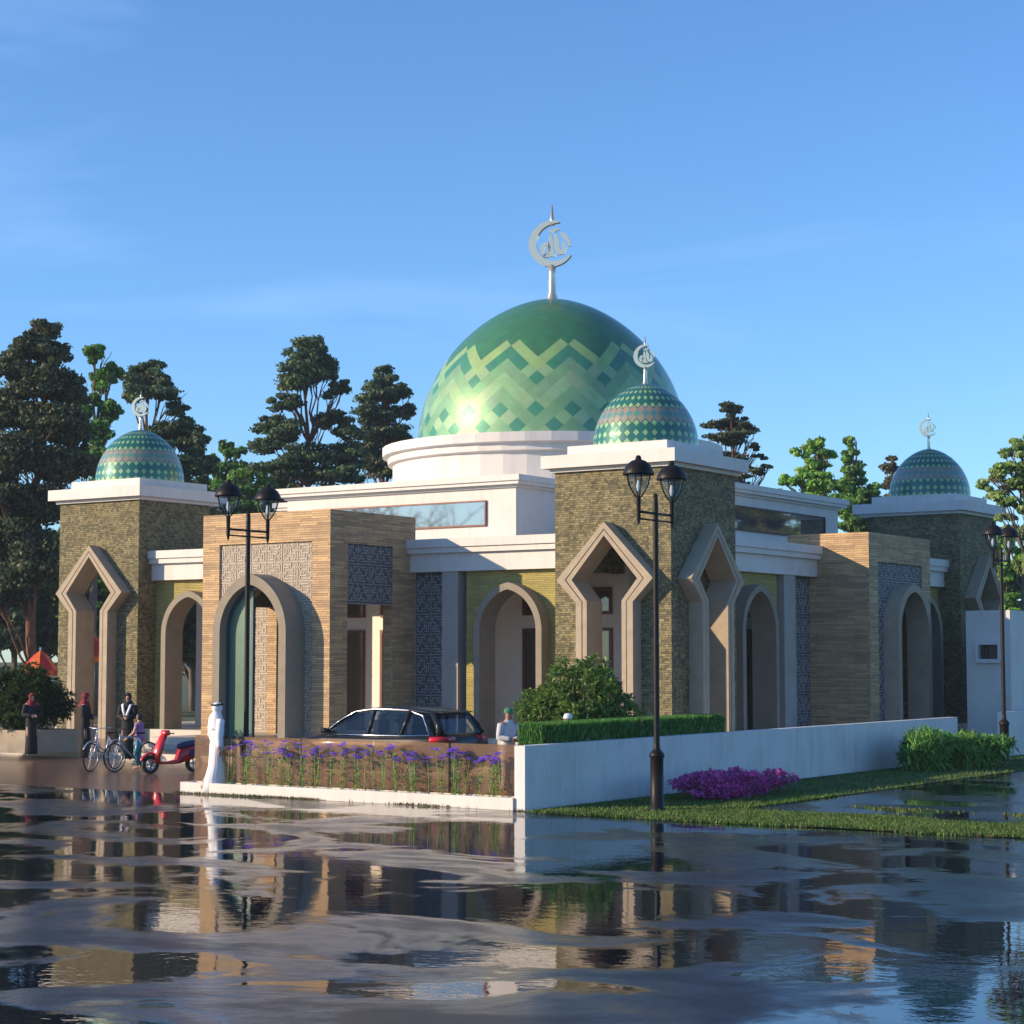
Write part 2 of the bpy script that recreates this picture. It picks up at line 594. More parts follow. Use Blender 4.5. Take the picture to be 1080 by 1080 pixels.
        if uv:
            ul = me.uv_layers.new(name='UVMap')
            buf = []
            vts = me.vertices
            for p in me.polygons:
                nx, ny, nzz = abs(p.normal.x), abs(p.normal.y), abs(p.normal.z)
                for vi in p.vertices:
                    c = vts[vi].co + origin
                    if nzz > max(nx, ny) and nzz > .75:
                        buf += [c.x, c.y]
                    elif nx > ny:
                        buf += [c.y + .31, c.z]
                    else:
                        buf += [c.x, c.z]
            ul.data.foreach_set('uv', buf)
        o = bpy.data.objects.new(name, me)
        COL.objects.link(o)
        ORG[o.name] = origin
        if parent:
            o.parent = parent
            o.location = origin - ORG[parent.name]
        else:
            o.location = origin
        return o


ORG = {}


def tag(o, label=None, cat=None, group=None, kind=None):
    if label:
        o['label'] = label
    if cat:
        o['category'] = cat
    if group:
        o['group'] = group
    if kind:
        o['kind'] = kind
    return o


def empty(name, loc, label, cat, group=None):
    o = bpy.data.objects.new(name, None)
    COL.objects.link(o)
    o.empty_display_size = .3
    o.location = loc
    ORG[o.name] = Vector(loc)
    return tag(o, label, cat, group)


def copy_tree(o, parent=None):
    c = o.copy()
    COL.objects.link(c)
    if parent is not None:
        c.parent = parent
    for ch in [x for x in o.children]:
        copy_tree(ch, c)
    return c


def link_copy(o, loc, rz, label, group=None):
    c = copy_tree(o)
    c.location = loc
    c.rotation_euler = (0, 0, rz)
    c['label'] = label
    if group:
        c['group'] = group
    return c


# ------------------------------------------------------------------ setting
def sheet(name, x0, x1, y0, y1, z, mat, th=.0):
    mb = MB()
    if th:
        mb.box(x0, x1, y0, y1, z - th, z)
    else:
        mb.face([(x0, y0, z), (x1, y0, z), (x1, y1, z), (x0, y1, z)])
    o = mb.build(name, mat, origin=(0, 0, 0))
    tag(o, kind='structure')
    return o


sheet('ground', -900, 900, -900, 900, -.012, 'ground')
sheet('road', -160, 160, -80, -15.55, 0, 'asph')
sheet('path', 8.75, 13.5, -15.55, 60, .004, 'asph')
sheet('plaza', -90, 5.6, -15.55, -6.46, -.002, 'paver')
sheet('courtyard', -1.0, 5.6, -6.46, 40, -.002, 'paver')
# raised forecourt with a pale kerb
fb = MB()
fb.box(-90, -1.0, -6.44, 0, -.1, .15)
tag(fb.build('forecourt', 'paver', origin=(0, 0, 0)), kind='structure')
kb = MB()
kb.box(-90, -.98, -6.62, -6.44, -.1, .155)
tag(kb.build('kerb', 'plinth', origin=(0, 0, 0)), kind='structure')
lw = MB()
lw.face([(5.8, -15.55, .015), (8.75, -15.55, .015), (8.75, 40, .015), (5.8, 40, .015)])
lw.face([(8.75, -15.55, .015), (30, -15.55, .015), (30, -13.6, .015), (8.75, -13.4, .015)])
lw.face([(13.5, -13.4, .015), (30, -13.6, .015), (30, 60, .015), (13.5, 60, .015)])
tag(lw.build('lawn', 'lawn', origin=(0, 0, 0)), kind='structure')


# grass blades
def blades(name, regions, count, hmin, hmax, cols, label, cat, wd=.016):
    mb = MB()
    for k in range(count):
        x0, x1, y0, y1, dens = random.choice(regions)
        x = random.uniform(x0, x1)
        y = random.uniform(y0, y1)
        if dens and math.sin(x * 1.9 + 1.3 * math.sin(y * 1.1)) + math.sin(y * 2.3 + x * .7) + random.gauss(0, .5) < dens:
            continue
        h_ = random.uniform(hmin, hmax)
        a = random.uniform(0, math.pi)
        dx, dy = math.cos(a) * wd, math.sin(a) * wd
        lx, ly = random.uniform(-.5, .5) * h_, random.uniform(-.5, .5) * h_
        c = random.choice(cols)
        s = random.uniform(.75, 1.25)
        mb.face([(x - dx, y - dy, 0.005), (x + dx, y + dy, 0.005), (x + lx, y + ly, h_)], 0, (c[0] * s, c[1] * s, c[2] * s))
    o = mb.build(name, 'grassblade', origin=(0, 0, 0), uv=False, weld=False, recalc=False)
    return tag(o, label, cat, kind='stuff')


GC = [(.05, .15, .02), (.09, .20, .03), (.035, .10, .015), (.14, .22, .05), (.20, .20, .08)]
blades('grass', [(6, 8.75, -15.5, -9.0, 0), (6, 8.75, -15.5, -9.0, 0), (6, 8.75, -9, 8, 0), (8.75, 16, -15.5, -13.5, 0), (8.75, 16, -15.5, -13.5, 0), (8.75, 16, -15.5, -13.5, 0), (6, 16, -15.72, -15.45, .3), (8.75, 14, -13.6, -13.2, .3)], 75000, .03, .075, GC, 'short green lawn grass beside the white boundary wall', 'grass')
blades('grass_tufts', [(8.9, 14, -13.5, -11.2, .9)], 9000, .02, .05, [(.10, .17, .03), (.14, .18, .04)], 'thin patchy grass growing over the wet path', 'grass')
blades('weeds', [(-2.5, 5.7, -15.5, -15.38, -.2), (5.75, 16, -15.62, -15.5, -.4)], 4200, .02, .07, [(.09, .11, .03), (.05, .09, .02), (.2, .17, .08)], 'straggly weeds along the foot of the glass fence', 'weeds', .012)


# ------------------------------------------------------------------ shapes
def arch(hw, zs, za, n_=14):
    """pointed arch, left spring -> apex -> right spring"""
    hh = za - zs
    hh = max(hh, hw + .01)
    c = (hh * hh - hw * hw) / (2 * hw)
    rr = hw + c
    tm = math.atan2(hh, c)
    pts = []
    for i in range(n_ + 1):
        t = tm * i / n_
        # soften into the tip
        pts.append((-(rr * math.cos(t) - c), za - hh + rr * math.sin(t) * (hh / (rr * math.sin(tm)))))
    left = pts
    right = [(-p[0], p[1]) for p in reversed(pts[:-1])]
    return left + right


def arch_loop(hw, z0, zs, za, cx=0, n_=14):
    a = arch(hw, zs, za, n_)
    return [(cx - hw, z0)] + [(cx + p[0], p[1]) for p in a] + [(cx + hw, z0)]


def band(outer, inner):
    """open bands (arch rings) closed at the feet"""
    return outer + list(reversed(inner))


def offset_open(lp, d):
    """offset an open polyline to its right side by d"""
    res = []
    n_ = len(lp)
    for i, p in enumerate(lp):
        ds = []
        if i > 0:
            ds.append((Vector(p) - Vector(lp[i - 1])).normalized())
        if i < n_ - 1:
            ds.append((Vector(lp[i + 1]) - Vector(p)).normalized())
        ns = [Vector((q.y, -q.x)) for q in ds]
        if len(ns) == 2:
            b_ = (ns[0] + ns[1])
            b_ = b_.normalized()
            k = d / max(.3, b_.dot(ns[0]))
            res.append((p[0] + b_.x * k, p[1] + b_.y * k))
        else:
            res.append((p[0] + ns[0].x * d, p[1] + ns[0].y * d))
    return res


def fret(mb, u0, u1, v0, v1, T, d, mat, cell=.078, tile=7, lw_=.030, holes=None, seed=1):
    cell, tile, lw_ = .078, 7, .030
    """square-kufic like fret lines in relief, tile by tile"""
    rnd = random.Random(seed)
    nu = max(1, round((u1 - u0) / (cell * tile)))
    nv = max(1, round((v1 - v0) / (cell * tile)))
    tu, tv = (u1 - u0) / nu, (v1 - v0) / nv
    cu, cv = tu / tile, tv / tile

    def seg(a, b, c, e):
        if holes and holes((a + b) / 2, (c + e) / 2):
            return
        p = [(a, c), (b, c), (b, e), (a, e)]
        mb.face([T(x, d - .014, y) for x, y in p], mat)
        for i in range(4):
            q, r_ = p[i], p[(i + 1) % 4]
            mb.face([T(q[0], d, q[1]), T(r_[0], d, r_[1]), T(r_[0], d - .014, r_[1]), T(q[0], d - .014, q[1])], mat)
    H0 = [(1, 1, 5), (2, 3, 6), (3, 0, 2), (3, 4, 6), (4, 2, 5), (5, 1, 3), (5, 5, 7), (6, 1, 4), (2, 0, 1)]
    V0 = [(1, 1, 3), (2, 3, 5), (3, 1, 2), (5, 2, 4), (6, 4, 6), (4, 5, 7), (3, 4, 6), (6, 1, 2), (1, 4, 6)]
    pats = [(H0, V0), ([(i, tile - k, tile - j) for i, j, k in H0], [(tile - i, j, k) for i, j, k in V0]),
            (V0, H0), ([(tile - i, j, k) for i, j, k in H0], [(i, tile - k, tile - j) for i, j, k in V0])]
    h2 = lw_ / 2
    for a in range(nu):
        for b in range(nv):
            hs, vs2 = pats[(a % 2) + 2 * (b % 2)]
            ox, oy = u0 + a * tu, v0 + b * tv
            for i, j, k in hs:
                seg(ox + j * cu, ox + k * cu, oy + i * cv - h2, oy + i * cv + h2)
            for i, j, k in vs2:
                seg(ox + i * cu - h2, ox + i * cu + h2, oy + j * cv, oy + k * cv)
            for k in range(0, tile, 2):
                seg(ox + k * cu, ox + min(tile, k + 2) * cu, oy - h2 * .8, oy + h2 * .8)
                seg(ox - h2 * .8, ox + h2 * .8, oy + k * cv, oy + min(tile, k + 2) * cv)


# ------------------------------------------------------------------ the mosque
FL = .45
CX, CY = -11.3, 11.8
mosque = empty('mosque', (CX, CY, 0), 'mosque with a big green tiled dome and stone corner towers behind the boundary wall', 'mosque')


def TA(u, d, v):   # facade A faces -Y: depth grows inwards
    return (u, d, v)


def TB(u, d, v):   # facade B faces +X
    return (-d, u, v)


# floor
mb = MB()
mb.box(-23.0, .35, .3, 24.0, -.05, FL)
mb.box(-14.4, -7.9, -4.1, .3, -.05, FL)
mb.box(.35, 2.2, 9.4, 15.1, -.05, FL)
mb.box(-14.8, -7.5, -4.5, -4.1, -.05, .3)
mb.build('floor', 'plinth', mosque)

# inner hall
mb = MB()
mb.box(-19.5, -3.1, 3.1, 20.4, FL, 5.8)
mb.build('hall_wall', 'cream', mosque)
mb = MB()
mb.box(-22.0, -.62, .62, 23.0, 5.8, 5.96)
mb.build('roof', 'white', mosque)


def window(T, u0, u1, v0, v1, d, fr='brownframe', pane='pane', fw=.09, mull=False):
    mb = MB()
    f = .06
    for a, b, c, e in ((u0, u1, v1 - fw, v1), (u0, u1, v0, v0 + fw), (u0, u0 + fw, v0 + fw, v1 - fw), (u1 - fw, u1, v0 + fw, v1 - fw)):
        mb.box(a, b, d - f, d, c, e, 0, lambda x, y, z: T(x, y, z))
    if mull:
        m_ = (u0 + u1) / 2
        mb.box(m_ - .035, m_ + .035, d - f * .9, d, v0 + fw, v1 - fw, 0, lambda x, y, z: T(x, y, z))
    fo = mb.build('window', fr, mosque)
    mp_ = MB()
    mp_.box(u0 + fw, u1 - fw, d - .02, d - .004, v0 + fw, v1 - fw, 0, lambda x, y, z: T(x, y, z))
    mp_.build('pane', pane, fo)
    return fo


for x0, x1 in ((-13.55, -12.49), (-11.87, -10.8), (-9.3, -8.2), (-6.66, -5.55), (-4.7, -3.65), (-17.05, -15.95), (-18.95, -17.9)):
    window(TA, x0, x1, FL + .01, 3.5, 3.1, 'brownframe')
    window(TA, x0, x1, 3.88, 4.64, 3.1, 'brownframe')
for y0, y1 in ((10.2, 11.25), (5.0, 6.0), (13.2, 14.2), (16.5, 17.5)):
    window(TB, y0, y1, FL + .01, 3.55, 3.1, 'darkframe')
    window(TB, y0, y1, 3.9, 4.64, 3.1, 'darkframe')

# upper hall, cross shaped
mb = MB()
mb.box(-15.66, -6.93, 3.12, 20.5, 5.96, 7.62)
mb.box(-19.4, -15.66, 7.3, 16.6, 5.96, 7.62)
mb.box(-6.93, -3.0, 7.3, 16.7, 5.96, 7.62)
uh = mb.build('upper_wall', 'white', mosque)
mb = MB()
for (e, z0, z1) in ((.08, 7.62, 7.70), (.24, 7.70, 7.80), (.30, 7.80, 7.97)):
    mb.box(-15.66 - e, -6.93 + e, 3.12 - e, 20.5 + e, z0, z1)
    mb.box(-19.4 - e, -15.66 - e, 7.3 - e, 16.6 + e, z0, z1)
    mb.box(-6.93 + e, -3.0 + e, 7.3 - e, 16.7 + e, z0, z1)
mb.build('cornice', 'white', uh)
window(TA, -14.6, -7.97, 6.52, 7.28, 3.12, 'brownframe', 'mirror', .045)
window(TB, 8.0, 15.61, 6.55, 7.32, 3.0, 'darkframe', 'mirror', .05)

# drum
mb = MB()
mb.lathe([(0, 7.9), (5.45, 7.9), (5.45, 9.12), (5.62, 9.16), (5.62, 9.38), (5.80, 9.42), (5.80, 9.72), (4.4, 9.74), (4.4, 9.8), (0, 9.8)], CX, CY, 44, 0, False)
mb.build('drum', 'white', mosque)


# domes
def dome_mesh(r0, h_, z0, N_, rows, colf, cx=0, cy=0, bulge=.03, exx=1.0, inset=None):
    mb = MB()
    prof = []
    K = 400
    pts = []
    for i in range(K + 1):
        t = i / K * math.pi / 2
        r_ = r0 * (math.cos(t) ** exx) * (1 + bulge * math.sin(2 * t))
        z_ = h_ * math.sin(t) ** 1.0
        pts.append((r_, z_))
    ln = [0]
    for i in range(K):
        ln.append(ln[-1] + math.dist(pts[i], pts[i + 1]))
    tot = ln[-1]

    def P(s, a):
        s = max(0, min(1, s)) * tot
        lo = 0
        hi = K
        while hi - lo > 1:
            m_ = (lo + hi) // 2
            if ln[m_] <= s:
                lo = m_
            else:
                hi = m_
        f = (s - ln[lo]) / max(1e-9, ln[hi] - ln[lo])
        r_ = pts[lo][0] * (1 - f) + pts[hi][0] * f
        z_ = pts[lo][1] * (1 - f) + pts[hi][1] * f
        t = a * 2 * math.pi / N_
        return (cx + r_ * math.cos(t), cy + r_ * math.sin(t), z0 + z_)
    for i in range(0, rows + 1):
        for j in range(N_):
            a = j + .5 * (i % 2)
            lo_, mi_, hi_ = (i - 1) / rows, i / rows, (i + 1) / rows
            c = colf(i, (2 * j + (i % 2)) % (2 * N_), rows)
            c = tuple(x * random.uniform(.93, 1.07) for x in c)
            # each lozenge is 2x2 smaller quads so that it follows the curve
            if i == 0:
                quad = [P(0, a - .5), P(0, a), P(0, a + .5), P(hi_, a)]
                mb.face([quad[0], P(0, a), P(hi_, a), P(hi_ / 2, a - .25)], 0, c, True)
                mb.face([P(0, a), quad[2], P(hi_ / 2, a + .25), P(hi_, a)], 0, c, True)
            elif i >= rows:
                continue
            elif i == rows - 1:
                mb.face([P(lo_, a), P(mi_, a + .5), P(1, 0)], 0, c, True)
                mb.face([P(lo_, a), P(1, 0), P(mi_, a - .5)], 0, c, True)
            elif inset and i % 2 == 0 and i not in (5, 6, 7):
                q_ = .66
                o_ = [(lo_, a), (mi_, a + .5), (hi_, a), (mi_, a - .5)]
                n_in = [(mi_ + (s_ - mi_) * q_, a + (b_ - a) * q_) for s_, b_ in o_]
                dk = tuple(x * random.uniform(.9, 1.1) for x in inset)
                mb.face([P(*p) for p in n_in], 0, c, True)
                for k in range(4):
                    k2 = (k + 1) % 4
                    mb.face([P(*o_[k]), P(*o_[k2]), P(*n_in[k2]), P(*n_in[k])], 0, dk, True)
            else:
                c0 = P(mi_, a)
                b_, r_, t_, l_ = P(lo_, a), P(mi_, a + .5), P(hi_, a), P(mi_, a - .5)
                br = P((lo_ + mi_) / 2, a + .25)
                bl = P((lo_ + mi_) / 2, a - .25)
                tr = P((hi_ + mi_) / 2, a + .25)
                tl = P((hi_ + mi_) / 2, a - .25)
                mb.face([b_, br, c0, bl], 0, c, True)
                mb.face([br, r_, tr, c0], 0, c, True)
                mb.face([c0, tr, t_, tl], 0, c, True)
                mb.face([bl, c0, tl, l_], 0, c, True)
    return mb


DG = (.055, .20, .09)
MG = (.06, .24, .14)
LIME = (.29, .45, .17)
PALE = (.19, .36, .18)


def big_col(i, a2, rows):
    a = (a2 + 5) % 8            # half units, period 8
    t = abs(a - 4)
    if i >= rows - 3:
        return LIME if (i + t) % 2 == 0 and i < rows - 1 else MG
    k = i - t
    if t <= 3 and k == 9:
        return LIME
    if k > 9 or (t == 4 and i > 11):
        return DG
    if k == 7 and t != 1:
        return MG
    if i == 3 and t in (0, 4):
        return MG
    if i <= 1 and t == 2:
        return MG
    return PALE if (i - t) % 4 == 1 else (.26, .43, .21)


mb = dome_mesh(4.6, 5.15, 9.78, 48, 28, big_col, CX, CY, .0, 1.16)
mb.build('main_dome', 'dome', mosque, uv=False)


def finial(cx, cy, z0, s, parent, name='finial'):
    """polished spire carrying a crescent with calligraphy"""
    mb = MB()
    k = s
    mb.lathe([(.24 * k, z0 - .1 * k), (.20 * k, z0 + .05 * k), (.13 * k, z0 + .3 * k), (.115 * k, z0 + .9 * k), (.12 * k, z0 + 1.2 * k)], cx, cy, 12, 0, True, True)
    zc = z0 + 1.9 * k
    mb.lathe([(.10 * k, zc + .62 * k), (.075 * k, zc + .80 * k), (.01 * k, zc + 1.32 * k)], cx, cy, 10, 0, True, True)
    # crescent, opening to the upper right
    outer, inner = [], []
    Ro, Ri = .76 * k, .60 * k
    ox, oz = .13 * k, .03 * k
    n_ = 36
    a0, a1 = R(68), R(328)
    for i in range(n_ + 1):
        a = a0 + (a1 - a0) * i / n_
        outer.append((Ro * math.cos(a), Ro * math.sin(a)))
        f = math.sin(math.pi * i / n_) ** .6
        rr = Ro - .24 * k * f - .012 * k
        inner.append((rr * math.cos(a), rr * math.sin(a)))
    ct, sn = math.cos(.38), math.sin(.38)
    T = lambda u, d, v: (cx + u * ct - d * sn, cy + u * sn + d * ct, zc + v)
    mb.plate(outer + inner[::-1], [], T, -.09 * k, .09 * k)
    # calligraphic strokes
    def stroke(pts, ws):
        le, ri = [], []
        for i, p in enumerate(pts):
            q0 = Vector(pts[max(0, i - 1)])
            q1 = Vector(pts[min(len(pts) - 1, i + 1)])
            d_ = (q1 - q0).normalized()
            n2 = Vector((-d_.y, d_.x)) * ws[i] * .72
            le.append((p[0] + n2.x, p[1] + n2.y))
            ri.append((p[0] - n2.x, p[1] - n2.y))
        lp = [(x * k, y * k) for x, y in le + ri[::-1]]
        mb.plate(lp, [], T, -.05 * k, .05 * k)
    stroke([(.30, .36), (.42, .24), (.55, .05), (.60, -.10)], [.05, .11, .09, .04])          # alif, leaning
    stroke([(.10, .34), (.16, .1), (.16, -.12), (.24, -.30), (.36, -.30), (.42, -.12), (.36, .06)], [.06, .12, .12, .12, .12, .10, .05])
    stroke([(-.06, .30), (-.04, .05), (-.05, -.15), (.0, -.36), (.12, -.40)], [.06, .11, .12, .12, .06])
    stroke([(-.10, -.38), (-.24, -.36), (-.33, -.2), (-.26, -.02), (-.14, .02), (-.08, -.12), (-.12, -.28), (-.3, -.42), (-.46, -.34)], [.07, .10, .11, .10, .09, .08, .07, .06, .04])
    stroke([(-.12, .44), (.0, .40), (.04, .50), (.1, .42), (.18, .50), (.24, .44)], [.04, .07, .07, .07, .07, .03])
    return mb.build(name, 'steel', parent)


finial(CX, CY, 14.85, 1.06, mosque)

# ---- towers
TW = 1.775
z0f = FL - .3
FR_O = [(-.87, z0f), (-.87, 4.1), (-1.47, 4.7), (0, 6.2), (1.47, 4.7), (.87, 4.1), (.87, z0f)]
FR_I = [(-.53, z0f), (-.53, 4.13), (-1.0, 4.7), (0, 5.84), (1.0, 4.7), (.53, 4.13), (.53, z0f)]
FR_M = [(-.66, z0f), (-.66, 4.12), (-1.17, 4.7), (0, 5.985), (1.17, 4.7), (.66, 4.12), (.66, z0f)]
FR_G = [(-.69, z0f), (-.69, 4.115), (-1.21, 4.7), (0, 6.02), (1.21, 4.7), (.69, 4.115), (.69, z0f)]


def small_col(i, a2, rows):
    if i in (5, 7):
        return (.30, .25, .19)
    if i == 6:
        return (.10, .26, .22)
    if i % 2 == 0 and i < rows - 3:
        return (.30, .48, .22) if i > 6 else (.26, .44, .20)
    return (.022, .14, .11)


def tower(cx, cy):
    og = Vector((cx, cy, 0))

    def TT(u, d, v):      # -Y face, local
        return (cx + u, cy - TW + d, v)

    def TX(u, d, v):      # +X face, local
        return (cx + TW - d, cy + u, v)
    mb = MB()
    hole = [(p[0], max(p[1], 0)) for p in FR_M]
    # walls go down to the ground, so the holes are notches in the outline
    o1 = [(-TW, 0), (-.66, 0)] + [p for p in FR_M[1:-1]] + [(.66, 0), (TW, 0), (TW, 7.6), (-TW, 7.6)]
    mb.plate(o1, [], TT, 0, .35)
    o2 = [(-TW + .35, 0), (-.66, 0)] + [p for p in FR_M[1:-1]] + [(.66, 0), (TW, 0), (TW, 7.6), (-TW + .35, 7.6)]
    mb.plate(o2, [], TX, 0, .35)
    # plain inner faces: a pier beside the arcade and the closed upper part
    o3 = [(-TW, 0), (-TW + .79, 0), (-TW + .79, 5.0), (TW - .35, 5.0), (TW - .35, 7.6), (-TW, 7.6)]
    mb.plate([(a, b) for a, b in o3], [], lambda u, d, v: (cx - TW + d, cy + u + (.35 if u < -TW + .01 else 0), v), 0, .3)
    mb.plate([(-a, b) for a, b in o3][::-1], [], lambda u, d, v: (cx + u - (.35 if u > TW - .01 else 0), cy + TW - d, v), 0, .3)
    mb.box(cx - TW + .3, cx + TW - .35, cy - TW + .35, cy + TW - .3, 7.3, 7.58)
    sh = mb.build('tower', 'tower', mosque, origin=og)
    for T, hh in ((TT, 0), (TX, 0)):
        f = MB()
        f.plate(FR_O + FR_G[::-1], [], T, -.42, -.002)
        f.plate(FR_G + FR_M[::-1], [], T, -.385, -.002)
        f.plate(FR_M + FR_I[::-1], [], T, -.415, .36)
        f.build('arch_frame', 'surround', sh, origin=og)
    c = MB()
    for e, a, b in ((.10, 7.6, 7.70), (.28, 7.70, 8.04), (-.24, 8.04, 8.32)):
        q = TW + e
        c.box(cx - q, cx + q, cy - q, cy + q, a, b)
    c.build('cornice', 'white', sh, origin=og)
    d = dome_mesh(1.43, 1.76, 8.32, 36, 18, small_col, cx, cy, .01, 1.15, (.022, .14, .11))
    d.build('dome', 'dome', sh, origin=og, uv=False)
    finial(cx, cy, 10.04, .42, sh)
    return sh


t1 = tower(-TW, TW)
tag(t1, 'olive stone tower at the near corner')


def copy_tower(cx, cy, rz, lab):
    c = copy_tree(t1, mosque)
    c.location = Vector((cx, cy, 0)) - ORG[mosque.name]
    c.rotation_euler = (0, 0, rz)
    c['label'] = lab
    for ch in c.children:
        if ch.name.startswith('finial'):
            ch.rotation_euler = (0, 0, -rz)
    return c


# the finial is built around its tower axis, so a counter-rotation keeps its face
copy_tower(-20.825, TW, -math.pi / 2, 'olive stone tower at the far left corner')
copy_tower(-TW, 21.765, math.pi / 2, 'olive stone tower at the far right corner')


# ---- arcades
def ring_arch(T, cx, hwO, hwI, zs, zaO, zaI, d0, d1, dw, name='arch_surround', mat='portalring', parent=None, z0=FL):
    f = MB()
    O = arch_loop(hwO, z0, zs, zaO, cx)
    G = arch_loop(hwI, z0, zs, zaI, cx)
    f.plate(O + G[::-1], [], T, d0, d1)
    if dw > d1:
        W = arch_loop(hwI + .06, z0, zs, zaI + .06, cx)
        f.plate(W + G[::-1], [], T, d1, dw)
    return f.build(name, mat, parent)


def arcade_bay(T, a, b, cx, pa, pb, la, lb, latseed, dw=.79):
    """wall a..b with an arch at cx; pillar pa..pb; fret panel la..lb"""
    mb = MB()
    W = arch_loop(.99, FL, 3.4, 4.60, cx)
    o1 = [(a, FL), (W[0][0], FL)] + W[1:-1] + [(W[-1][0], FL), (b, FL), (b, 5.08), (a, 5.08)]
    mb.plate(o1, [], T, dw, dw + .3)
    wl = mb.build('arcade_wall', 'strata', mosque)
    ring_arch(T, cx, 1.12, .93, 3.4, 4.72, 4.53, dw - .45, dw - .002, dw + .32, 'arch_surround', 'portalring', wl)
    mb = MB()
    mb.box(pa, pb, dw - .17, dw + .3, FL, 5.08, 0, T)
    mb.build('pillar', 'greyplaster', mosque)
    mb = MB()
    mb.box(la, lb, dw + .06, dw + .2, FL, 5.08, 0, T)
    fret(mb, la, lb, FL, 5.05, T, dw + .06, 1, .065, 6, .022, None, latseed)
    mb.build('fret_panel', ['lat_base_dark' if latseed != 22 else 'lat_base_light', 'lat_line_dark' if latseed != 22 else 'lat_line_light'], mosque)  # only the bay standing in sun takes the sunlit fret colours


arcade_bay(TA, -7.03, -3.553, -5.34, -7.76, -7.2, -8.85, -7.76, 21)
arcade_bay(TA, -19.047, -15.75, -17.26, -15.7, -15.15, -15.15, -14.4, 22)
arcade_bay(TB, 3.553, 7.6, 5.72, 7.75, 8.5, 8.5, 9.9, 23)
arcade_bay(TB, 16.3, 19.987, 18.1, 15.6, 16.2, 14.6, 15.6, 24)


def fascia(T, a, b):
    mb = MB()
    mb.box(a, b, .57, 1.3, 5.08, 5.60, 0, T)
    mb.box(a, b, .44, 1.3, 5.60, 5.76, 0, T)
    mb.box(a, b, .38, 1.3, 5.76, 6.0, 0, T)
    mb.build('fascia', 'white', mosque)


fascia(TA, -8.85, -3.553)
fascia(TA, -19.047, -13.5)
fascia(TB, 3.553, 9.9)
fascia(TB, 14.6, 19.987)


# ---- porticos
def portico(T, c, hw, df, db, H_, arc, opening, seed):
    """df: depth of the front face (negative = in front), db: depth of the back"""
    a, b = c - hw, c + hw
    pu0, pu1, pv1 = c - 1.7, c + 1.7, H_ - .85
    mb = MB()
    o1 = [(a, .0), (pu0, .0), (pu0, pv1), (pu1, pv1), (pu1, .0), (b, .0), (b, H_), (a, H_)]
    mb.plate(o1, [], T, df, df + .35)
    for s, u0, u1 in ((-1, a, a + .35), (1, b - .35, b)):
        rect = [(df + .35, 0), (db, 0), (db, H_), (df + .35, H_)]
        holes = []
        if opening:
            holes = [[(df + .75, FL + .002), (df + 2.77, FL + .002), (df + 2.77, pv1 - .04), (df + .75, pv1 - .04)]]
        mb.plate(rect, holes, lambda u, d, v: T(d, u, v), u0, u1)
    mb.box(a + .35, b - .35, df + .35, db, H_ - .35, H_ - .1, 0, T)
    mb.box(a + .35, b - .35, max(db - .3, df + .5), db, 5.2, H_ - .35, 0, T)
    po = mb.build('portico', 'tan', mosque)
    # fret panels
    cxa, hO, hI, zs, zO, zI, d0 = arc
    W = arch_loop(hI + .06, FL - .3, zs, zI + .06, cxa)
    mb = MB()
    dp = df + .06
    pl = [(pu0, FL - .3)] + [(W[0][0], FL - .3)] + W[1:-1] + [(W[-1][0], FL - .3), (pu1, FL - .3), (pu1, pv1), (pu0, pv1)]
    mb.plate(pl, [], T, dp, dp + .2)

    def inarch(u, v):
        uu = abs(u - cxa)
        if uu > hO:
            return False
        if v < zs:
            return True
        return v < zs + (zO - zs) * max(0, 1 - (uu / hO) ** 1.9)
    fret(mb, pu0, pu1, FL, pv1, T, dp, 1, .062, 6, .021, inarch, seed)
    mb.build('fret_panel', ['lat_base_light', 'lat_line_light'] if seed < 40 else ['lat_base_dark', 'lat_line_dark'], po)  # sunlit fret colours on the front portal, shaded ones on the side portal
    if opening:
        for s, u in ((-1, a), (1, b)):
            mb = MB()
            S = lambda p, q, v, u=u, s=s: T(u - s * q, p, v)
            mb.box(df + .75, df + 2.77, .05, .2, 4.14, pv1 - .04, 0, lambda p, q, v: S(p, q, v))
            fret(mb, df + .75, df + 2.77, 4.14, pv1 - .04, S, .05, 1, .055, 6, .02, None, seed + 5)
            mb.build('side_fret_panel', ['lat_base_dark', 'lat_line_dark'], po)
    ring_arch(T, cxa, hO, hI, zs, zO, zI, d0, dp - .002, dp + .22, 'arch_surround', 'portalring' if seed < 40 else 'surround', po, FL - .3)
    return po


pA = portico(TA, -11.175, 2.325, -3.0, .82, 6.67, (-11.09, 1.325, 1.07, 3.35, 4.95, 4.66, -3.74), True, 31)
pB = portico(TB, 12.25, 2.35, -1.1, 1.55, 6.38, (12.3, 1.30, 1.05, 3.5, 4.9, 4.66, -1.54), False, 45)
# green arched door leaf, folded open on the left, with teal trim, inside the front portal
mb = MB()
G = arch_loop(1.07, FL, 3.35, 4.66, -11.09)
G2 = arch_loop(.98, FL, 3.35, 4.55, -11.09)
mb.plate(G + G2[::-1], [], TA, -3.46, -3.38, 1)
left = [p for p in G2 if p[0] <= -11.22]
mb.plate(left + [(-11.22, left[-1][1] + .02), (-11.22, FL)], [], TA, -3.42, -3.36, 0)
left2 = [(p[0] + .1, p[1] - (.12 if p[1] > 3 else -.12)) for p in left]
mb.box(-11.26, -11.2, -3.44, -3.34, FL, 4.3, 1)
mb.build('door', ['green', 'teal'], mosque)

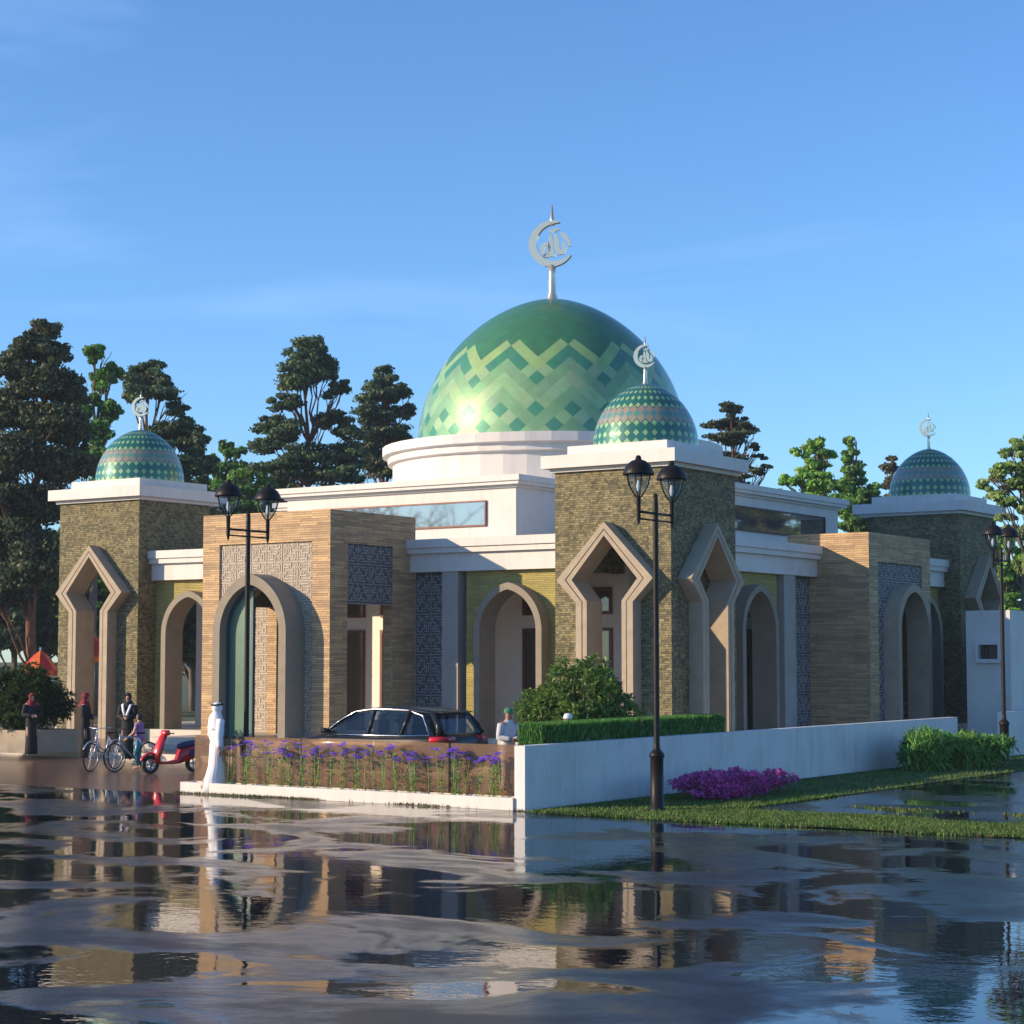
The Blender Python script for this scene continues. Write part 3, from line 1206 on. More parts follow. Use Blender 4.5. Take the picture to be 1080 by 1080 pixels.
# ------------------------------------------------------------------ boundary walls and fence
mb = MB()
mb.box(5.50, 5.72, -15.3, 4.9, 0, 1.12)
bw = mb.build('boundary_wall', 'wall_white', origin=(5.6, -15.3, 0))
tag(bw, 'long low white boundary wall running back from the glass fence', 'wall')
mb = MB()
mb.box(5.95, 6.17, 7.2, 45, 0, 1.2)
tag(mb.build('boundary_wall', 'wall_white', origin=(6.1, 7.2, 0)), 'short white boundary wall behind the right hand street lamp', 'wall')

gate = MB()
y0, x0, x1 = 13.0, 2.87, 4.25
zt = 4.08
gate.plate([(x0, 0), (x1, 0), (x1, zt), (x0, zt)], [[(x0 + .42, 2.62), (x0 + 1.02, 2.62), (x0 + 1.02, 3.05), (x0 + .42, 3.05)]], lambda u, d, v: (u, y0 + d, v), 0, .2)
gate.box(x1 - .2, x1, y0 + .2, y0 + 14, 0, zt)
gate.box(x0, x0 + .2, y0 + .2, y0 + 14, 0, zt)
gate.box(x0 + .2, x1 - .2, y0 + .2, y0 + 14, zt - .2, zt - .02)
gh = gate.build('gatehouse', 'white', origin=(3.5, 13, 0))
tag(gh, 'tall plain gatehouse block with one small framed window', 'gatehouse')
g = MB()
for a, b, c, e in ((x0 + .32, x0 + 1.12, 3.05, 3.16), (x0 + .32, x0 + 1.12, 2.5, 2.62), (x0 + .32, x0 + .42, 2.62, 3.05), (x0 + 1.02, x0 + 1.12, 2.62, 3.05)):
    g.box(a, b, y0 - .12, y0, c, e)
wf = g.build('window', 'wall_white', gh)
g = MB()
g.box(x0 + .42, x0 + 1.02, y0 + .10, y0 + .14, 2.62, 3.05)
g.build('pane', 'pane', wf)
g = MB()
g.box(x0 + .46, x0 + .54, y0 + .04, y0 + .10, 2.62, 3.05)
g.box(x0 + .62, x0 + .66, y0 + .04, y0 + .10, 2.62, 3.05)
g.build('sash', 'darkframe', wf)

fe = empty('glass_fence', (1.6, -15.2, 0), 'low fence of brown tinted glass panels on a white plinth', 'fence')
mb = MB()
mb.box(-2.43, 5.498, -15.35, -15.27, 0, .215)
mb.box(-2.43, 5.498, -14.985, -14.925, 0, .215)
mb.box(-2.43, -2.35, -15.27, -14.985, 0, .215)
mb.build('plinth', 'white', fe)
edges = [-2.43, -1.45, .35, 2.1, 3.85, 5.49]
for i in range(5):
    mb = MB()
    mb.box(edges[i] + .012, edges[i + 1] - .012, -14.965, -14.95, .215, 1.115)
    mb.build('glass_panel', 'fenceglass', fe)
mb = MB()
mb.box(3.835, 3.865, -14.98, -14.94, .215, 1.12)
mb.build('post', 'black', fe)


# ------------------------------------------------------------------ street lamps
def lamp(loc, label, warm=False):
    og = Vector(loc)
    e = empty('street_lamp', loc, label, 'street lamp', 'double headed street lamps')
    mb = MB()
    x, y, z = loc
    mb.lathe([(.16, z), (.16, z + .05), (.115, z + .08), (.115, z + .92), (.135, z + .95), (.135, z + .99), (.10, z + 1.03), (.06, z + 1.08), (.052, z + 1.2), (.048, z + 5.35), (.04, z + 5.5), (.0, z + 5.53)], x, y, 14)
    mb.build('pole', 'black', e)
    mb = MB()
    for s in (-1, 1):
        mb.tube([(x, y, z + 5.17), (x, y + s * .58, z + 5.17)], .022, 8)
        mb.tube([(x, y, z + 5.05), (x, y + s * .58, z + 5.05)], .016, 8)
        mb.lathe([(.0, z + 4.93), (.02, z + 4.98), (.035, z + 5.05), (.04, z + 5.4), (.05, z + 5.43)], x, y + s * .58, 10)
    mb.build('arm', 'black', e)
    for s in (-1, 1):
        yy = y + s * .58
        mb = MB()
        prof = [(.04, z + 5.42), (.10, z + 5.50), (.165, z + 5.62), (.20, z + 5.76), (.21, z + 5.84)]
        for k in range(4):
            t = math.pi / 4 + k * math.pi / 2
            mb.tube([(x + r_ * math.cos(t), yy + r_ * math.sin(t), z_) for r_, z_ in prof], .013, 6)
        mb.lathe([(.27, z + 5.80), (.275, z + 5.83), (.25, z + 5.90), (.20, z + 5.99), (.12, z + 6.05), (.055, z + 6.07), (.05, z + 6.11), (.035, z + 6.14), (0, z + 6.15)], x, yy, 20)
        mb.lathe([(.27, z + 5.80), (0, z + 5.80)], x, yy, 20)
        hd = mb.build('lantern', 'black', e)
        mb = MB()
        mb.lathe([(.02, z + 5.43), (.09, z + 5.50), (.155, z + 5.62), (.188, z + 5.76), (.195, z + 5.80)], x, yy, 20)
        mb.build('lamp_glass', 'lampglass', hd)
        mb = MB()
        mb.lathe([(.0, z + 5.50), (.03, z + 5.52), (.045, z + 5.60), (.03, z + 5.70), (.0, z + 5.72)], x, yy, 12)
        mb.build('bulb', 'whitecloth', hd)
    return e


l1 = lamp((7.71, -14.16, 0), 'tall double headed black lamp standing on the grass strip beside the magenta shrub')
link_copy(l1, (-1.25, -14.75, 0), 0, 'double headed black lamp in front of the tan entrance portal')
link_copy(l1, (6.89, 5.13, 0), 0, 'double headed black lamp at the right edge beside the gatehouse')
for ch in l1.children_recursive:
    if ch.name.startswith('lantern'):
        pass


# ------------------------------------------------------------------ foliage
def leaf_cloud(mb, c, r, n_, ls, cols, flat=1.0, aspect=.55, shell=.5, up=0.0, rnd=random):
    cx, cy, cz = c
    rx, ry, rz = r
    for _ in range(n_):
        while True:
            d = Vector((rnd.gauss(0, 1), rnd.gauss(0, 1), rnd.gauss(0, 1)))
            if d.length > .01:
                break
        d.normalize()
        q = shell + (1 - shell) * rnd.random() ** .7
        q *= rnd.uniform(.85, 1.12)
        p = Vector((cx + d.x * rx * q, cy + d.y * ry * q, cz + d.z * rz * q))
        nn = (d + Vector((rnd.gauss(0, .7), rnd.gauss(0, .7), rnd.gauss(0, .7) + up))).normalized()
        a = nn.cross(Vector((rnd.gauss(0, 1), rnd.gauss(0, 1), rnd.gauss(0, 1)))).normalized()
        b = nn.cross(a)
        s = ls * rnd.uniform(.6, 1.3)
        cc = rnd.choice(cols)
        f = rnd.uniform(.75, 1.25)
        cc = (cc[0] * f, cc[1] * f, cc[2] * f)
        mb.face([p - a * s, p - b * s * aspect, p + a * s, p + b * s * aspect], 0, cc)


def clumpy(mb, c, r, clumps, per, ls, cols, cr=.38, **k):
    """a mass built from many separate leaf clumps, leaving gaps"""
    for _ in range(clumps):
        d = Vector((random.gauss(0, 1), random.gauss(0, 1), random.gauss(0, 1))).normalized()
        q = random.random() ** .4
        p = (c[0] + d.x * r[0] * q * .82, c[1] + d.y * r[1] * q * .82, c[2] + d.z * r[2] * q * .82)
        s = random.uniform(.6, 1.15) * cr
        fl = k.get('flat', 1.0)
        sub = random.choice(cols)
        leaf_cloud(mb, p, (r[0] * s, r[1] * s, r[2] * s * fl), per, ls, [sub, sub, random.choice(cols)], shell=.25)


def limb(mb, p0, p1, r0, r1, wob=.06, seg=6):
    p0, p1 = Vector(p0), Vector(p1)
    ln = (p1 - p0).length
    pts, rs = [], []
    for i in range(6):
        t = i / 5
        p = p0.lerp(p1, t)
        if 0 < i < 5:
            p += Vector((random.uniform(-1, 1), random.uniform(-1, 1), random.uniform(-.5, .5))) * ln * wob
        pts.append(p)
        rs.append(r0 + (r1 - r0) * t)
    mb.tube(pts, rs, seg)
    return pts


PINE = [(.065, .115, .060), (.085, .145, .065), (.115, .175, .070), (.048, .085, .052)]
PINE_W = [(.075, .100, .050), (.10, .125, .055), (.055, .075, .042)]
BROAD = [(.10, .24, .05), (.14, .30, .06), (.07, .17, .045), (.18, .36, .07)]
BRIGHT = [(.18, .40, .06), (.24, .46, .08), (.13, .30, .05), (.30, .52, .10)]
OLIVE = [(.06, .085, .025), (.08, .11, .03), (.045, .06, .02)]


def tree(name, px, D, blobs, cols, label, cat, ls=.17, bark='bark', density=1.0, trunk_top=None, group='trees behind the mosque', cr=.42, flat=.75, tr=.26):
    """blobs in photo units: (px, py, half width px, half height px)"""
    base = at(px, D)
    og = Vector((base.x, base.y, 0))
    u = D / FPX
    e = empty(name, og, label, cat, group)
    mb = MB()
    tb = MB()
    pos = []
    for bx, by, bw_, bh_ in blobs:
        p = at(bx, D, zat(by, D))
        dep = random.uniform(-.35, .35) * bw_ * u
        p = p + HD * dep
        r_ = (bw_ * u, bw_ * u * .9, bh_ * u)
        vol = bw_ * bh_
        n_ = max(4, int(vol / 15 * density))
        clumpy(mb, p, r_, n_, 125, ls * .68, cols, cr if vol > 200 else .5, flat=flat)
        pos.append((p, r_))
    tt = trunk_top or max(pos, key=lambda q: q[0].z)[0]
    top = Vector((tt[0], tt[1], tt[2]))
    hgt = top.z
    tp = []
    for i in range(9):
        t = i / 8
        tp.append(Vector((og.x, og.y, -.1)).lerp(top, t) + Vector((math.sin(i * 1.7 + px) * .18, math.cos(i * 2.1 + px) * .18, 0)) * (t > 0) * (t < 1))
    tb.tube(tp, [tr * (1 - .85 * i / 8) for i in range(9)], 9)
    for p, r_ in pos:
        i = max(1, min(7, int((p.z - r_[2] * .8) / hgt * 8 - .6)))
        for _ in range(2):
            q = p + Vector((random.uniform(-.6, .6) * r_[0], random.uniform(-.6, .6) * r_[1], random.uniform(-.3, .4) * r_[2]))
            pts = limb(tb, tp[i], q, tr * .26, .015, .04)
            for s in range(2):
                q2 = q + Vector((random.uniform(-1, 1) * r_[0] * .5, random.uniform(-1, 1) * r_[1] * .5, random.uniform(0, .5) * r_[2]))
                limb(tb, pts[3], q2, tr * .12, .012, .05, 5)
    tb.build('trunk', bark, e, uv=False)
    mb.build('crown', 'leaf', e, uv=False, weld=False, recalc=False)
    return e


tree('pine_tree', 326, 100, [(322, 372, 26, 22), (318, 395, 34, 20), (340, 388, 18, 18), (332, 372, 20, 18), (305, 402, 16, 14), (352, 412, 16, 12), (364, 405, 9, 8), (300, 425, 22, 12), (285, 447, 24, 12), (300, 455, 28, 13), (345, 440, 22, 12), (368, 452, 20, 14), (280, 470, 26, 12), (325, 478, 34, 12), (362, 478, 26, 14), (300, 492, 40, 12), (350, 500, 40, 14)], PINE, 'tallest pine, red trunk showing through its crown, left of the big dome', 'tree', .16)
tree('pine_tree', 405, 104, [(404, 398, 20, 15), (400, 415, 28, 16), (418, 412, 18, 14), (425, 432, 18, 12), (395, 438, 28, 14), (410, 455, 36, 14), (390, 472, 28, 14), (425, 472, 24, 16), (408, 492, 40, 14)], PINE, 'dark pine touching the left side of the big dome', 'tree', .16)
tree('pine_tree', 158, 95, [(152, 390, 22, 16), (140, 402, 22, 14), (168, 403, 20, 13), (155, 415, 34, 12), (182, 432, 16, 10), (195, 452, 22, 14), (175, 455, 26, 14), (205, 470, 22, 14), (160, 472, 30, 14), (190, 492, 36, 16), (218, 488, 14, 12)], PINE, 'dark pine directly behind the left small dome', 'tree', .16)
tree('pine_tree', 30, 80, [(42, 345, 20, 14), (28, 362, 28, 16), (52, 372, 24, 16), (10, 385, 24, 20), (40, 400, 44, 22), (72, 412, 22, 22), (0, 430, 34, 26), (45, 445, 50, 24), (80, 455, 18, 24), (20, 480, 50, 24), (65, 490, 40, 22), (-5, 520, 40, 26), (40, 530, 50, 26), (10, 570, 45, 30), (45, 590, 40, 30), (5, 620, 40, 26)], PINE_W, 'big dark pine at the left edge reaching above the left tower', 'tree', .15, density=1.0)
tree('leafy_tree', 100, 88, [(98, 372, 16, 14), (112, 392, 14, 12), (100, 402, 18, 14), (92, 425, 16, 16), (112, 432, 14, 14), (100, 455, 20, 16), (95, 480, 22, 16), (110, 500, 22, 16)], BROAD, 'light green leafy tree between the big left pine and the next pine', 'tree', .17, 'bark2')
tree('pine_tree', 775, 102, [(772, 432, 16, 10), (765, 445, 24, 12), (784, 450, 16, 12), (770, 462, 28, 11), (795, 470, 10, 5), (802, 480, 10, 5), (778, 482, 20, 8), (795, 495, 18, 7), (812, 492, 8, 4), (780, 505, 20, 6)], PINE_W, 'grey green pine to the right of the big dome', 'tree', .15, flat=.5)
tree('leafy_tree', 858, 92, [(862, 468, 12, 8), (850, 475, 12, 8), (872, 478, 12, 8), (858, 492, 22, 12), (866, 510, 26, 14), (840, 505, 12, 10), (830, 508, 10, 8), (850, 530, 30, 14), (880, 535, 20, 14)], BRIGHT, 'bright green leafy tree behind the right roof cornice', 'tree', .17, 'bark2')
tree('leafy_tree', 900, 90, [(900, 466, 8, 8), (898, 480, 12, 10), (903, 495, 15, 12), (898, 512, 20, 14), (915, 520, 18, 12), (900, 535, 28, 16), (925, 530, 14, 12), (905, 555, 24, 14)], BROAD, 'narrow green tree left of the right small dome', 'tree', .17, 'bark2')
tree('leafy_tree', 943, 110, [(943, 485, 10, 7), (938, 495, 13, 9), (950, 497, 11, 9), (944, 510, 16, 12), (946, 530, 18, 14)], [(.11, .10, .05), (.09, .08, .04), (.14, .12, .06)], 'small brownish tree peeking out left of the right small dome', 'tree', .15, 'bark2')
tree('leafy_tree', 1085, 62, [(1082, 465, 16, 10), (1070, 478, 14, 8), (1060, 495, 20, 9), (1048, 505, 14, 7), (1040, 512, 9, 5), (1075, 510, 24, 10), (1058, 525, 20, 8), (1085, 535, 20, 12), (1062, 545, 14, 7), (1075, 560, 20, 10), (1100, 500, 30, 25), (1105, 550, 30, 25)], [(.22, .36, .09), (.28, .42, .13), (.14, .26, .05), (.34, .46, .18)], 'airy pale green tree at the right edge overhanging the gatehouse', 'tree', .13, 'bark2', .75, tr=.16)
tree('leafy_tree', 1072, 78, [(1062, 575, 18, 12), (1078, 590, 18, 14), (1066, 605, 20, 14), (1085, 620, 18, 16), (1062, 635, 18, 14), (1080, 650, 22, 14), (1100, 600, 30, 30), (1056, 655, 16, 12), (1058, 610, 12, 12)], BRIGHT, 'bright green bushy tree behind the right hand street lamp', 'tree', .15, 'bark2', tr=.14)
# low broadleaf trees closing the view behind the mosque
lowt = [(235, 112, 470, 'low green tree rising just left of the tallest pine', BROAD), (262, 108, 492, 'low green tree in front of the tallest pine trunk', BROAD), (205, 100, 500, 'low dark tree right of the left small dome', PINE), (128, 100, 500, 'low dark tree left of the left small dome', PINE), (300, 116, 500, 'low tree behind the tan portal roof', OLIVE), (820, 110, 520, 'low bright tree beside the grey green pine', BRIGHT), (75, 95, 560, 'low dark tree behind the left tower', PINE), (960, 105, 540, 'low dark tree behind the right tower', BROAD), (1035, 100, 560, 'low green tree seen right of the right tower', BROAD), (440, 112, 500, 'low dark tree behind the white drum', PINE)]
lowt += [(-15, 88, 540, 'low dark tree at the very left edge under the big pine', PINE), (20, 90, 580, 'low tree behind the planter shrub at the left', OLIVE), (52, 92, 600, 'low dark tree behind the small left parasol', PINE), (98, 94, 560, 'low green tree seen through the left tower arch', BROAD), (172, 96, 560, 'low tree seen through the left part of the left arcade arch', OLIVE), (205, 98, 570, 'low dark tree seen through the middle of the left arcade arch', PINE)]
for px, D, ty, lab, cols in lowt:
    bl = []
    yy = ty + 8
    hw_ = 12
    while yy < 692:
        for k in (-1, 0, 1):
            bl.append((px + k * hw_ * .8 + random.uniform(-4, 4), yy + random.uniform(-5, 5), hw_ * .9, 12))
        yy += 18
        hw_ = min(30, hw_ + 6)
    tree('leafy_tree', px, D, bl, cols, lab, 'tree', .2, 'bark2', .8, tr=.2)


for k_, (px_, D_) in enumerate(((1640, 92), (1780, 84), (1900, 96))):
    tree('leafy_tree', px_, D_, [(px_ + random.uniform(-30, 30), 470 + j * 22 + random.uniform(-8, 8), 45 + 4 * j, 26) for j in range(8)], BROAD if k_ != 1 else OLIVE, ('first', 'middle', 'last')[k_] + ' of the leafy trees standing beyond the right side of the lawn', 'tree', .24, 'bark2', .35, group='trees beyond the right side')
# bare winter tree across the street (its image stands in the upper window)
def bare_tree(x, y, h_, label, seed, name='bare_tree'):
    rs = random.Random(seed)
    e = empty(name, (x, y, 0), label, 'tree', 'trees across the street')
    mb = MB()

    def grow(p, d, ln, r_, lv):
        q = p + d * ln
        mid = p + d * ln * .5 + Vector((rs.uniform(-1, 1), rs.uniform(-1, 1), rs.uniform(-.3, .5))) * ln * .08
        mb.tube([p, mid, q], [r_, r_ * .85, r_ * .7], 6 if lv < 3 else 4, 0, False)
        if lv >= 6:
            return
        for _ in range(3 if lv < 4 else 2):
            nd = (d + Vector((rs.gauss(0, .55), rs.gauss(0, .55), rs.gauss(.1, .3)))).normalized()
            grow(q, nd, ln * rs.uniform(.62, .85), r_ * .62, lv + 1)
    grow(Vector((x, y, 0)), Vector((0, 0, 1)), h_ * .24, h_ * .02, 0)
    mb.build('trunk', 'bark2', e, uv=False, weld=False)
    return e


bare_tree(-39, -33, 16, 'leafless tree standing across the street to the left', 3)


# ------------------------------------------------------------------ hedge, shrubs, flowers
mb = MB()
HC = [(.06, .20, .03), (.09, .27, .045), (.04, .14, .025), (.12, .30, .05)]
for _ in range(26000):
    x = random.uniform(4.95, 5.48)
    y = random.uniform(-14.35, -7.5)
    zz = random.uniform(.5, 1.40) if random.random() < .5 else 1.40
    if zz < 1.39:
        if random.random() < .7:
            x = random.choice((4.95, 5.48)) + random.uniform(-.03, .03)
        else:
            y = random.choice((-14.35, -7.5)) + random.uniform(-.03, .03)
    hh = random.uniform(.05, .11)
    a = random.uniform(0, math.pi)
    c = random.choice(HC)
    f = random.uniform(.7, 1.3)
    dx, dy = math.cos(a) * .014, math.sin(a) * .014
    lx, ly = random.uniform(-.03, .03), random.uniform(-.03, .03)
    mb.face([(x - dx, y - dy, zz - .02), (x + dx, y + dy, zz - .02), (x + lx, y + ly, zz + hh)], 0, (c[0] * f, c[1] * f, c[2] * f))
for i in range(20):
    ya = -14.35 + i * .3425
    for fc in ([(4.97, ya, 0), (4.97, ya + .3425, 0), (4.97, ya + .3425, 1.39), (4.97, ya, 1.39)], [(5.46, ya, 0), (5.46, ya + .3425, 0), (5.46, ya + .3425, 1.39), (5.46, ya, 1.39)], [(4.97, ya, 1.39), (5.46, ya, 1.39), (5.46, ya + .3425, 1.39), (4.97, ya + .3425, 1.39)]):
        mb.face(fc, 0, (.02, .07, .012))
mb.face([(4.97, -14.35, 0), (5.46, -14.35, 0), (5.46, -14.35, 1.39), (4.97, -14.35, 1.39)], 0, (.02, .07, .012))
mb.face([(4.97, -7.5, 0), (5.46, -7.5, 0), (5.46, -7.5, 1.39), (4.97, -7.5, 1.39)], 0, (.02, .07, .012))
tag(mb.build('hedge', 'leaf', origin=(5.2, -11, 0), uv=False, weld=False, recalc=False), 'clipped green hedge along the inside of the white boundary wall', 'hedge')


def rosette(mb, p, r_, n_, ln, cols, wd=.022):
    """a tuft of pointed leaves radiating from one twig tip"""
    for _ in range(n_):
        d = Vector((random.gauss(0, 1), random.gauss(0, 1), random.gauss(.5, .7))).normalized()
        s = d.cross(Vector((0, 0, 1)))
        if s.length < .05:
            continue
        s.normalize()
        l_ = ln * random.uniform(.7, 1.2)
        c = random.choice(cols)
        f = random.uniform(.75, 1.25)
        m_ = p + d * l_ * .55
        q = p + d * l_ + Vector((0, 0, -.2 * l_))
        mb.face([p, m_ + s * wd, q, m_ - s * wd], 0, (c[0] * f, c[1] * f, c[2] * f))


def shrub(name, x, y, rx, ry, z0, z1, n_, cols, label, ln=.16, per=16, wd=.03, group=None, cat='shrub', squash=1.0, zb=0.0):
    e = empty(name, (x, y, zb), label, cat, group)
    mb = MB()
    st = MB()
    zc, rz = (z0 + z1) / 2, (z1 - z0) / 2
    lobes = []
    for _ in range(9):
        a = random.uniform(0, 2 * math.pi)
        q = random.uniform(.2, .62)
        lobes.append((x + math.cos(a) * rx * q, y + math.sin(a) * ry * q, zc + random.uniform(-.5, .45) * rz, random.uniform(.35, .6)))
    lobes.append((x, y, zc + rz * .35, .62))
    for k in range(n_):
        lx, ly, lz, lr = random.choice(lobes)
        d = Vector((random.gauss(0, 1), random.gauss(0, 1), random.gauss(.15, 1))).normalized()
        q = random.uniform(.6, 1.0)
        p = Vector((lx + d.x * rx * lr * q, ly + d.y * ry * lr * q, max(zb + .06, lz + d.z * rz * lr * q)))
        rosette(mb, p, .1, per, ln, cols, wd)
        if k % 9 == 0:
            limb(st, (x + random.uniform(-.1, .1), y + random.uniform(-.1, .1), zb), p, .022, .006, .05, 5)
    st.build('stem', 'bark2', e, uv=False)
    mb.build('foliage', 'leaf', e, uv=False, weld=False, recalc=False)
    return e


SHR = [(.13, .26, .05), (.19, .32, .07), (.08, .17, .04), (.28, .38, .12)]
shrub('round_shrub', 2.95, -9.2, 1.5, 1.4, .5, 2.75, 1350, SHR, 'big round shrub behind the clipped hedge near the corner tower', .17, 15, .03)
shrub('magenta_shrub', 7.2, -10.6, .62, 2.6, .0, .52, 800, [(.62, .06, .34), (.78, .16, .46), (.44, .04, .24), (.55, .20, .46)], 'low magenta pink shrub on the lawn beside the tall lamp', .13, 14, .018)
FERN = [(.14, .34, .07), (.20, .42, .09), (.09, .22, .05), (.26, .48, .12)]
shrub('fern_shrub', 7.25, 1.9, .85, 1.5, .0, .78, 520, FERN, 'low feathery green shrub on the lawn before the gatehouse', .30, 14, .024)
shrub('fern_shrub', 6.75, .2, .75, 1.3, .0, .9, 480, FERN, 'taller feathery shrub against the far end of the white wall', .32, 14, .024)
bl_ = at(32, 52.5, .15)
shrub('round_shrub', bl_.x, bl_.y, 1.35, 1.2, .5, 2.55, 800, [(.045, .09, .02), (.07, .13, .03), (.03, .06, .015)], 'leafy shrub in a planter at the left edge before the left tower', .18, 15, .03, zb=.5)
pb = MB()
pb.box(bl_.x - 1.5, bl_.x + 1.1, bl_.y - .8, bl_.y + .8, .15, .75)
pl = pb.build('planter', 'surround', origin=(bl_.x, bl_.y, .15))
tag(pl, 'rendered planter box below the shrub at the left edge', 'planter')


def flower_plant(x, y, label, seed):
    rs = random.Random(seed)
    e = empty('flower_plant', (x, y, 0), label, 'flower', 'purple flowers behind the glass fence')
    sm = MB()
    fm = MB()
    for _ in range(rs.randint(5, 7)):
        bx, by = x + rs.uniform(-.26, .26), y + rs.uniform(-.03, .03)
        hh = rs.uniform(.78, 1.04)
        tx, ty = bx + rs.uniform(-.12, .12), by + rs.uniform(-.06, .06)
        sm.tube([(bx, by, .0), ((bx + tx) / 2 + rs.uniform(-.02, .02), (by + ty) / 2, hh * .5), (tx, ty, hh)], [.007, .006, .004], 5)
        for k in range(14):
            t = rs.uniform(.2, .85)
            p = Vector((bx + (tx - bx) * t, by + (ty - by) * t, hh * t))
            a = rs.uniform(0, 6.28)
            d = Vector((math.cos(a), math.sin(a), rs.uniform(-.1, .5))).normalized()
            s = Vector((-d.y, d.x, 0)).normalized()
            l_ = rs.uniform(.10, .17)
            sm.face([p, p + d * l_ * .5 + s * .024, p + d * l_, p + d * l_ * .5 - s * .024], 0)
        for k in range(rs.randint(3, 6)):
            p = Vector((tx + rs.uniform(-.07, .07), ty + rs.uniform(-.03, .03), hh + rs.uniform(-.05, .04)))
            for j in range(6):
                a = j * math.pi / 3 + rs.uniform(-.2, .2)
                d = Vector((math.cos(a), math.sin(a), rs.uniform(-.1, .35)))
                s = Vector((-d.y, d.x, 0)).normalized()
                c = rs.choice([(.36, .18, .95), (.45, .26, .95), (.28, .12, .85), (.55, .34, .95)])
                l_ = rs.uniform(.06, .09)
                fm.face([p, p + d * l_ * .6 + s * .034, p + d * l_, p + d * l_ * .6 - s * .034], 0, c)
    sm.build('stem', M_STEM, e, uv=False, weld=False, recalc=False)
    fm.build('blossom', 'petal', e, uv=False, weld=False, recalc=False)
    return e


M_STEM = noise_mat('flower_stem', (.16, .32, .06), (.26, .42, .10), 10, .7, 0)
fx = [(-1.05, 'purple flower clump behind the fence, just right of the man in the white robe'), (-.45, 'purple flower clump at the foot of the left street lamp, right side'), (.15, 'purple flower clump, third from the left behind the glass fence'), (.72, 'purple flower clump, fourth from the left behind the glass fence'), (1.35, 'purple flower clump, fifth from the left behind the glass fence'), (2.1, 'purple flower clump below the middle of the car'), (2.75, 'purple flower clump below the rear side window of the car'), (3.35, 'purple flower clump just left of the black fence post'), (3.98, 'purple flower clump just right of the black fence post'), (4.5, 'purple flower clump, second from the right behind the glass fence'), (5.1, 'purple flower clump at the white end of the fence')]
for i, (x_, lab) in enumerate(fx):
    flower_plant(x_ - .05, -15.17 + random.uniform(-.03, .03), lab, 50 + i)


# ------------------------------------------------------------------ car
def frame_T(loc, rz):
    c, s = math.cos(rz), math.sin(rz)
    lx, ly, lz = loc
    return lambda x, y, z: (lx + x * c - y * s, ly + x * s + y * c, lz + z)


def xf(mb, T):
    mb.v = [T(*p) for p in mb.v]
    return mb


def wheel_mesh(x, y, r_, wd, T, parent, spokes=8, name='wheel', sp_r=.02, rimmat='chrome', tyre_th=.10, hub=.05):
    tb = MB()
    seg = 36
    prof = [(r_ - tyre_th, -wd / 2), (r_ - .02, -wd / 2), (r_, -wd / 2 + .02), (r_, wd / 2 - .02), (r_ - .02, wd / 2), (r_ - tyre_th, wd / 2), (r_ - tyre_th, -wd / 2)]
    vs_ = []
    for rr, w_ in prof:
        for k in range(seg):
            t = 2 * math.pi * k / seg
            vs_.append((x + rr * math.cos(t), y + w_, r_ + rr * math.sin(t)))
    fs = []
    for i in range(len(prof) - 1):
        for k in range(seg):
            k2 = (k + 1) % seg
            fs.append((i * seg + k, i * seg + k2, (i + 1) * seg + k2, (i + 1) * seg + k))
    tb.idx(vs_, fs, 0, None, True)
    to = xf(tb, T).build(name, 'rubber', parent, uv=False)
    rb = MB()
    ri = r_ - tyre_th
    for k in range(spokes):
        t = 2 * math.pi * k / spokes
        rb.tube([(x, y, r_), (x + ri * math.cos(t), y, r_ + ri * math.sin(t))], sp_r, 5, 0, False)
    ringp = [(x + (ri - .005) * math.cos(2 * math.pi * k / 30), y, r_ + (ri - .005) * math.sin(2 * math.pi * k / 30)) for k in range(31)]
    rb.tube(ringp, max(.008, sp_r * .9), 6, 0, False)
    rb.tube([(x, y - wd * .5, r_), (x, y + wd * .5, r_)], hub, 10)
    xf(rb, T).build('rim', rimmat, to, uv=False)
    return to


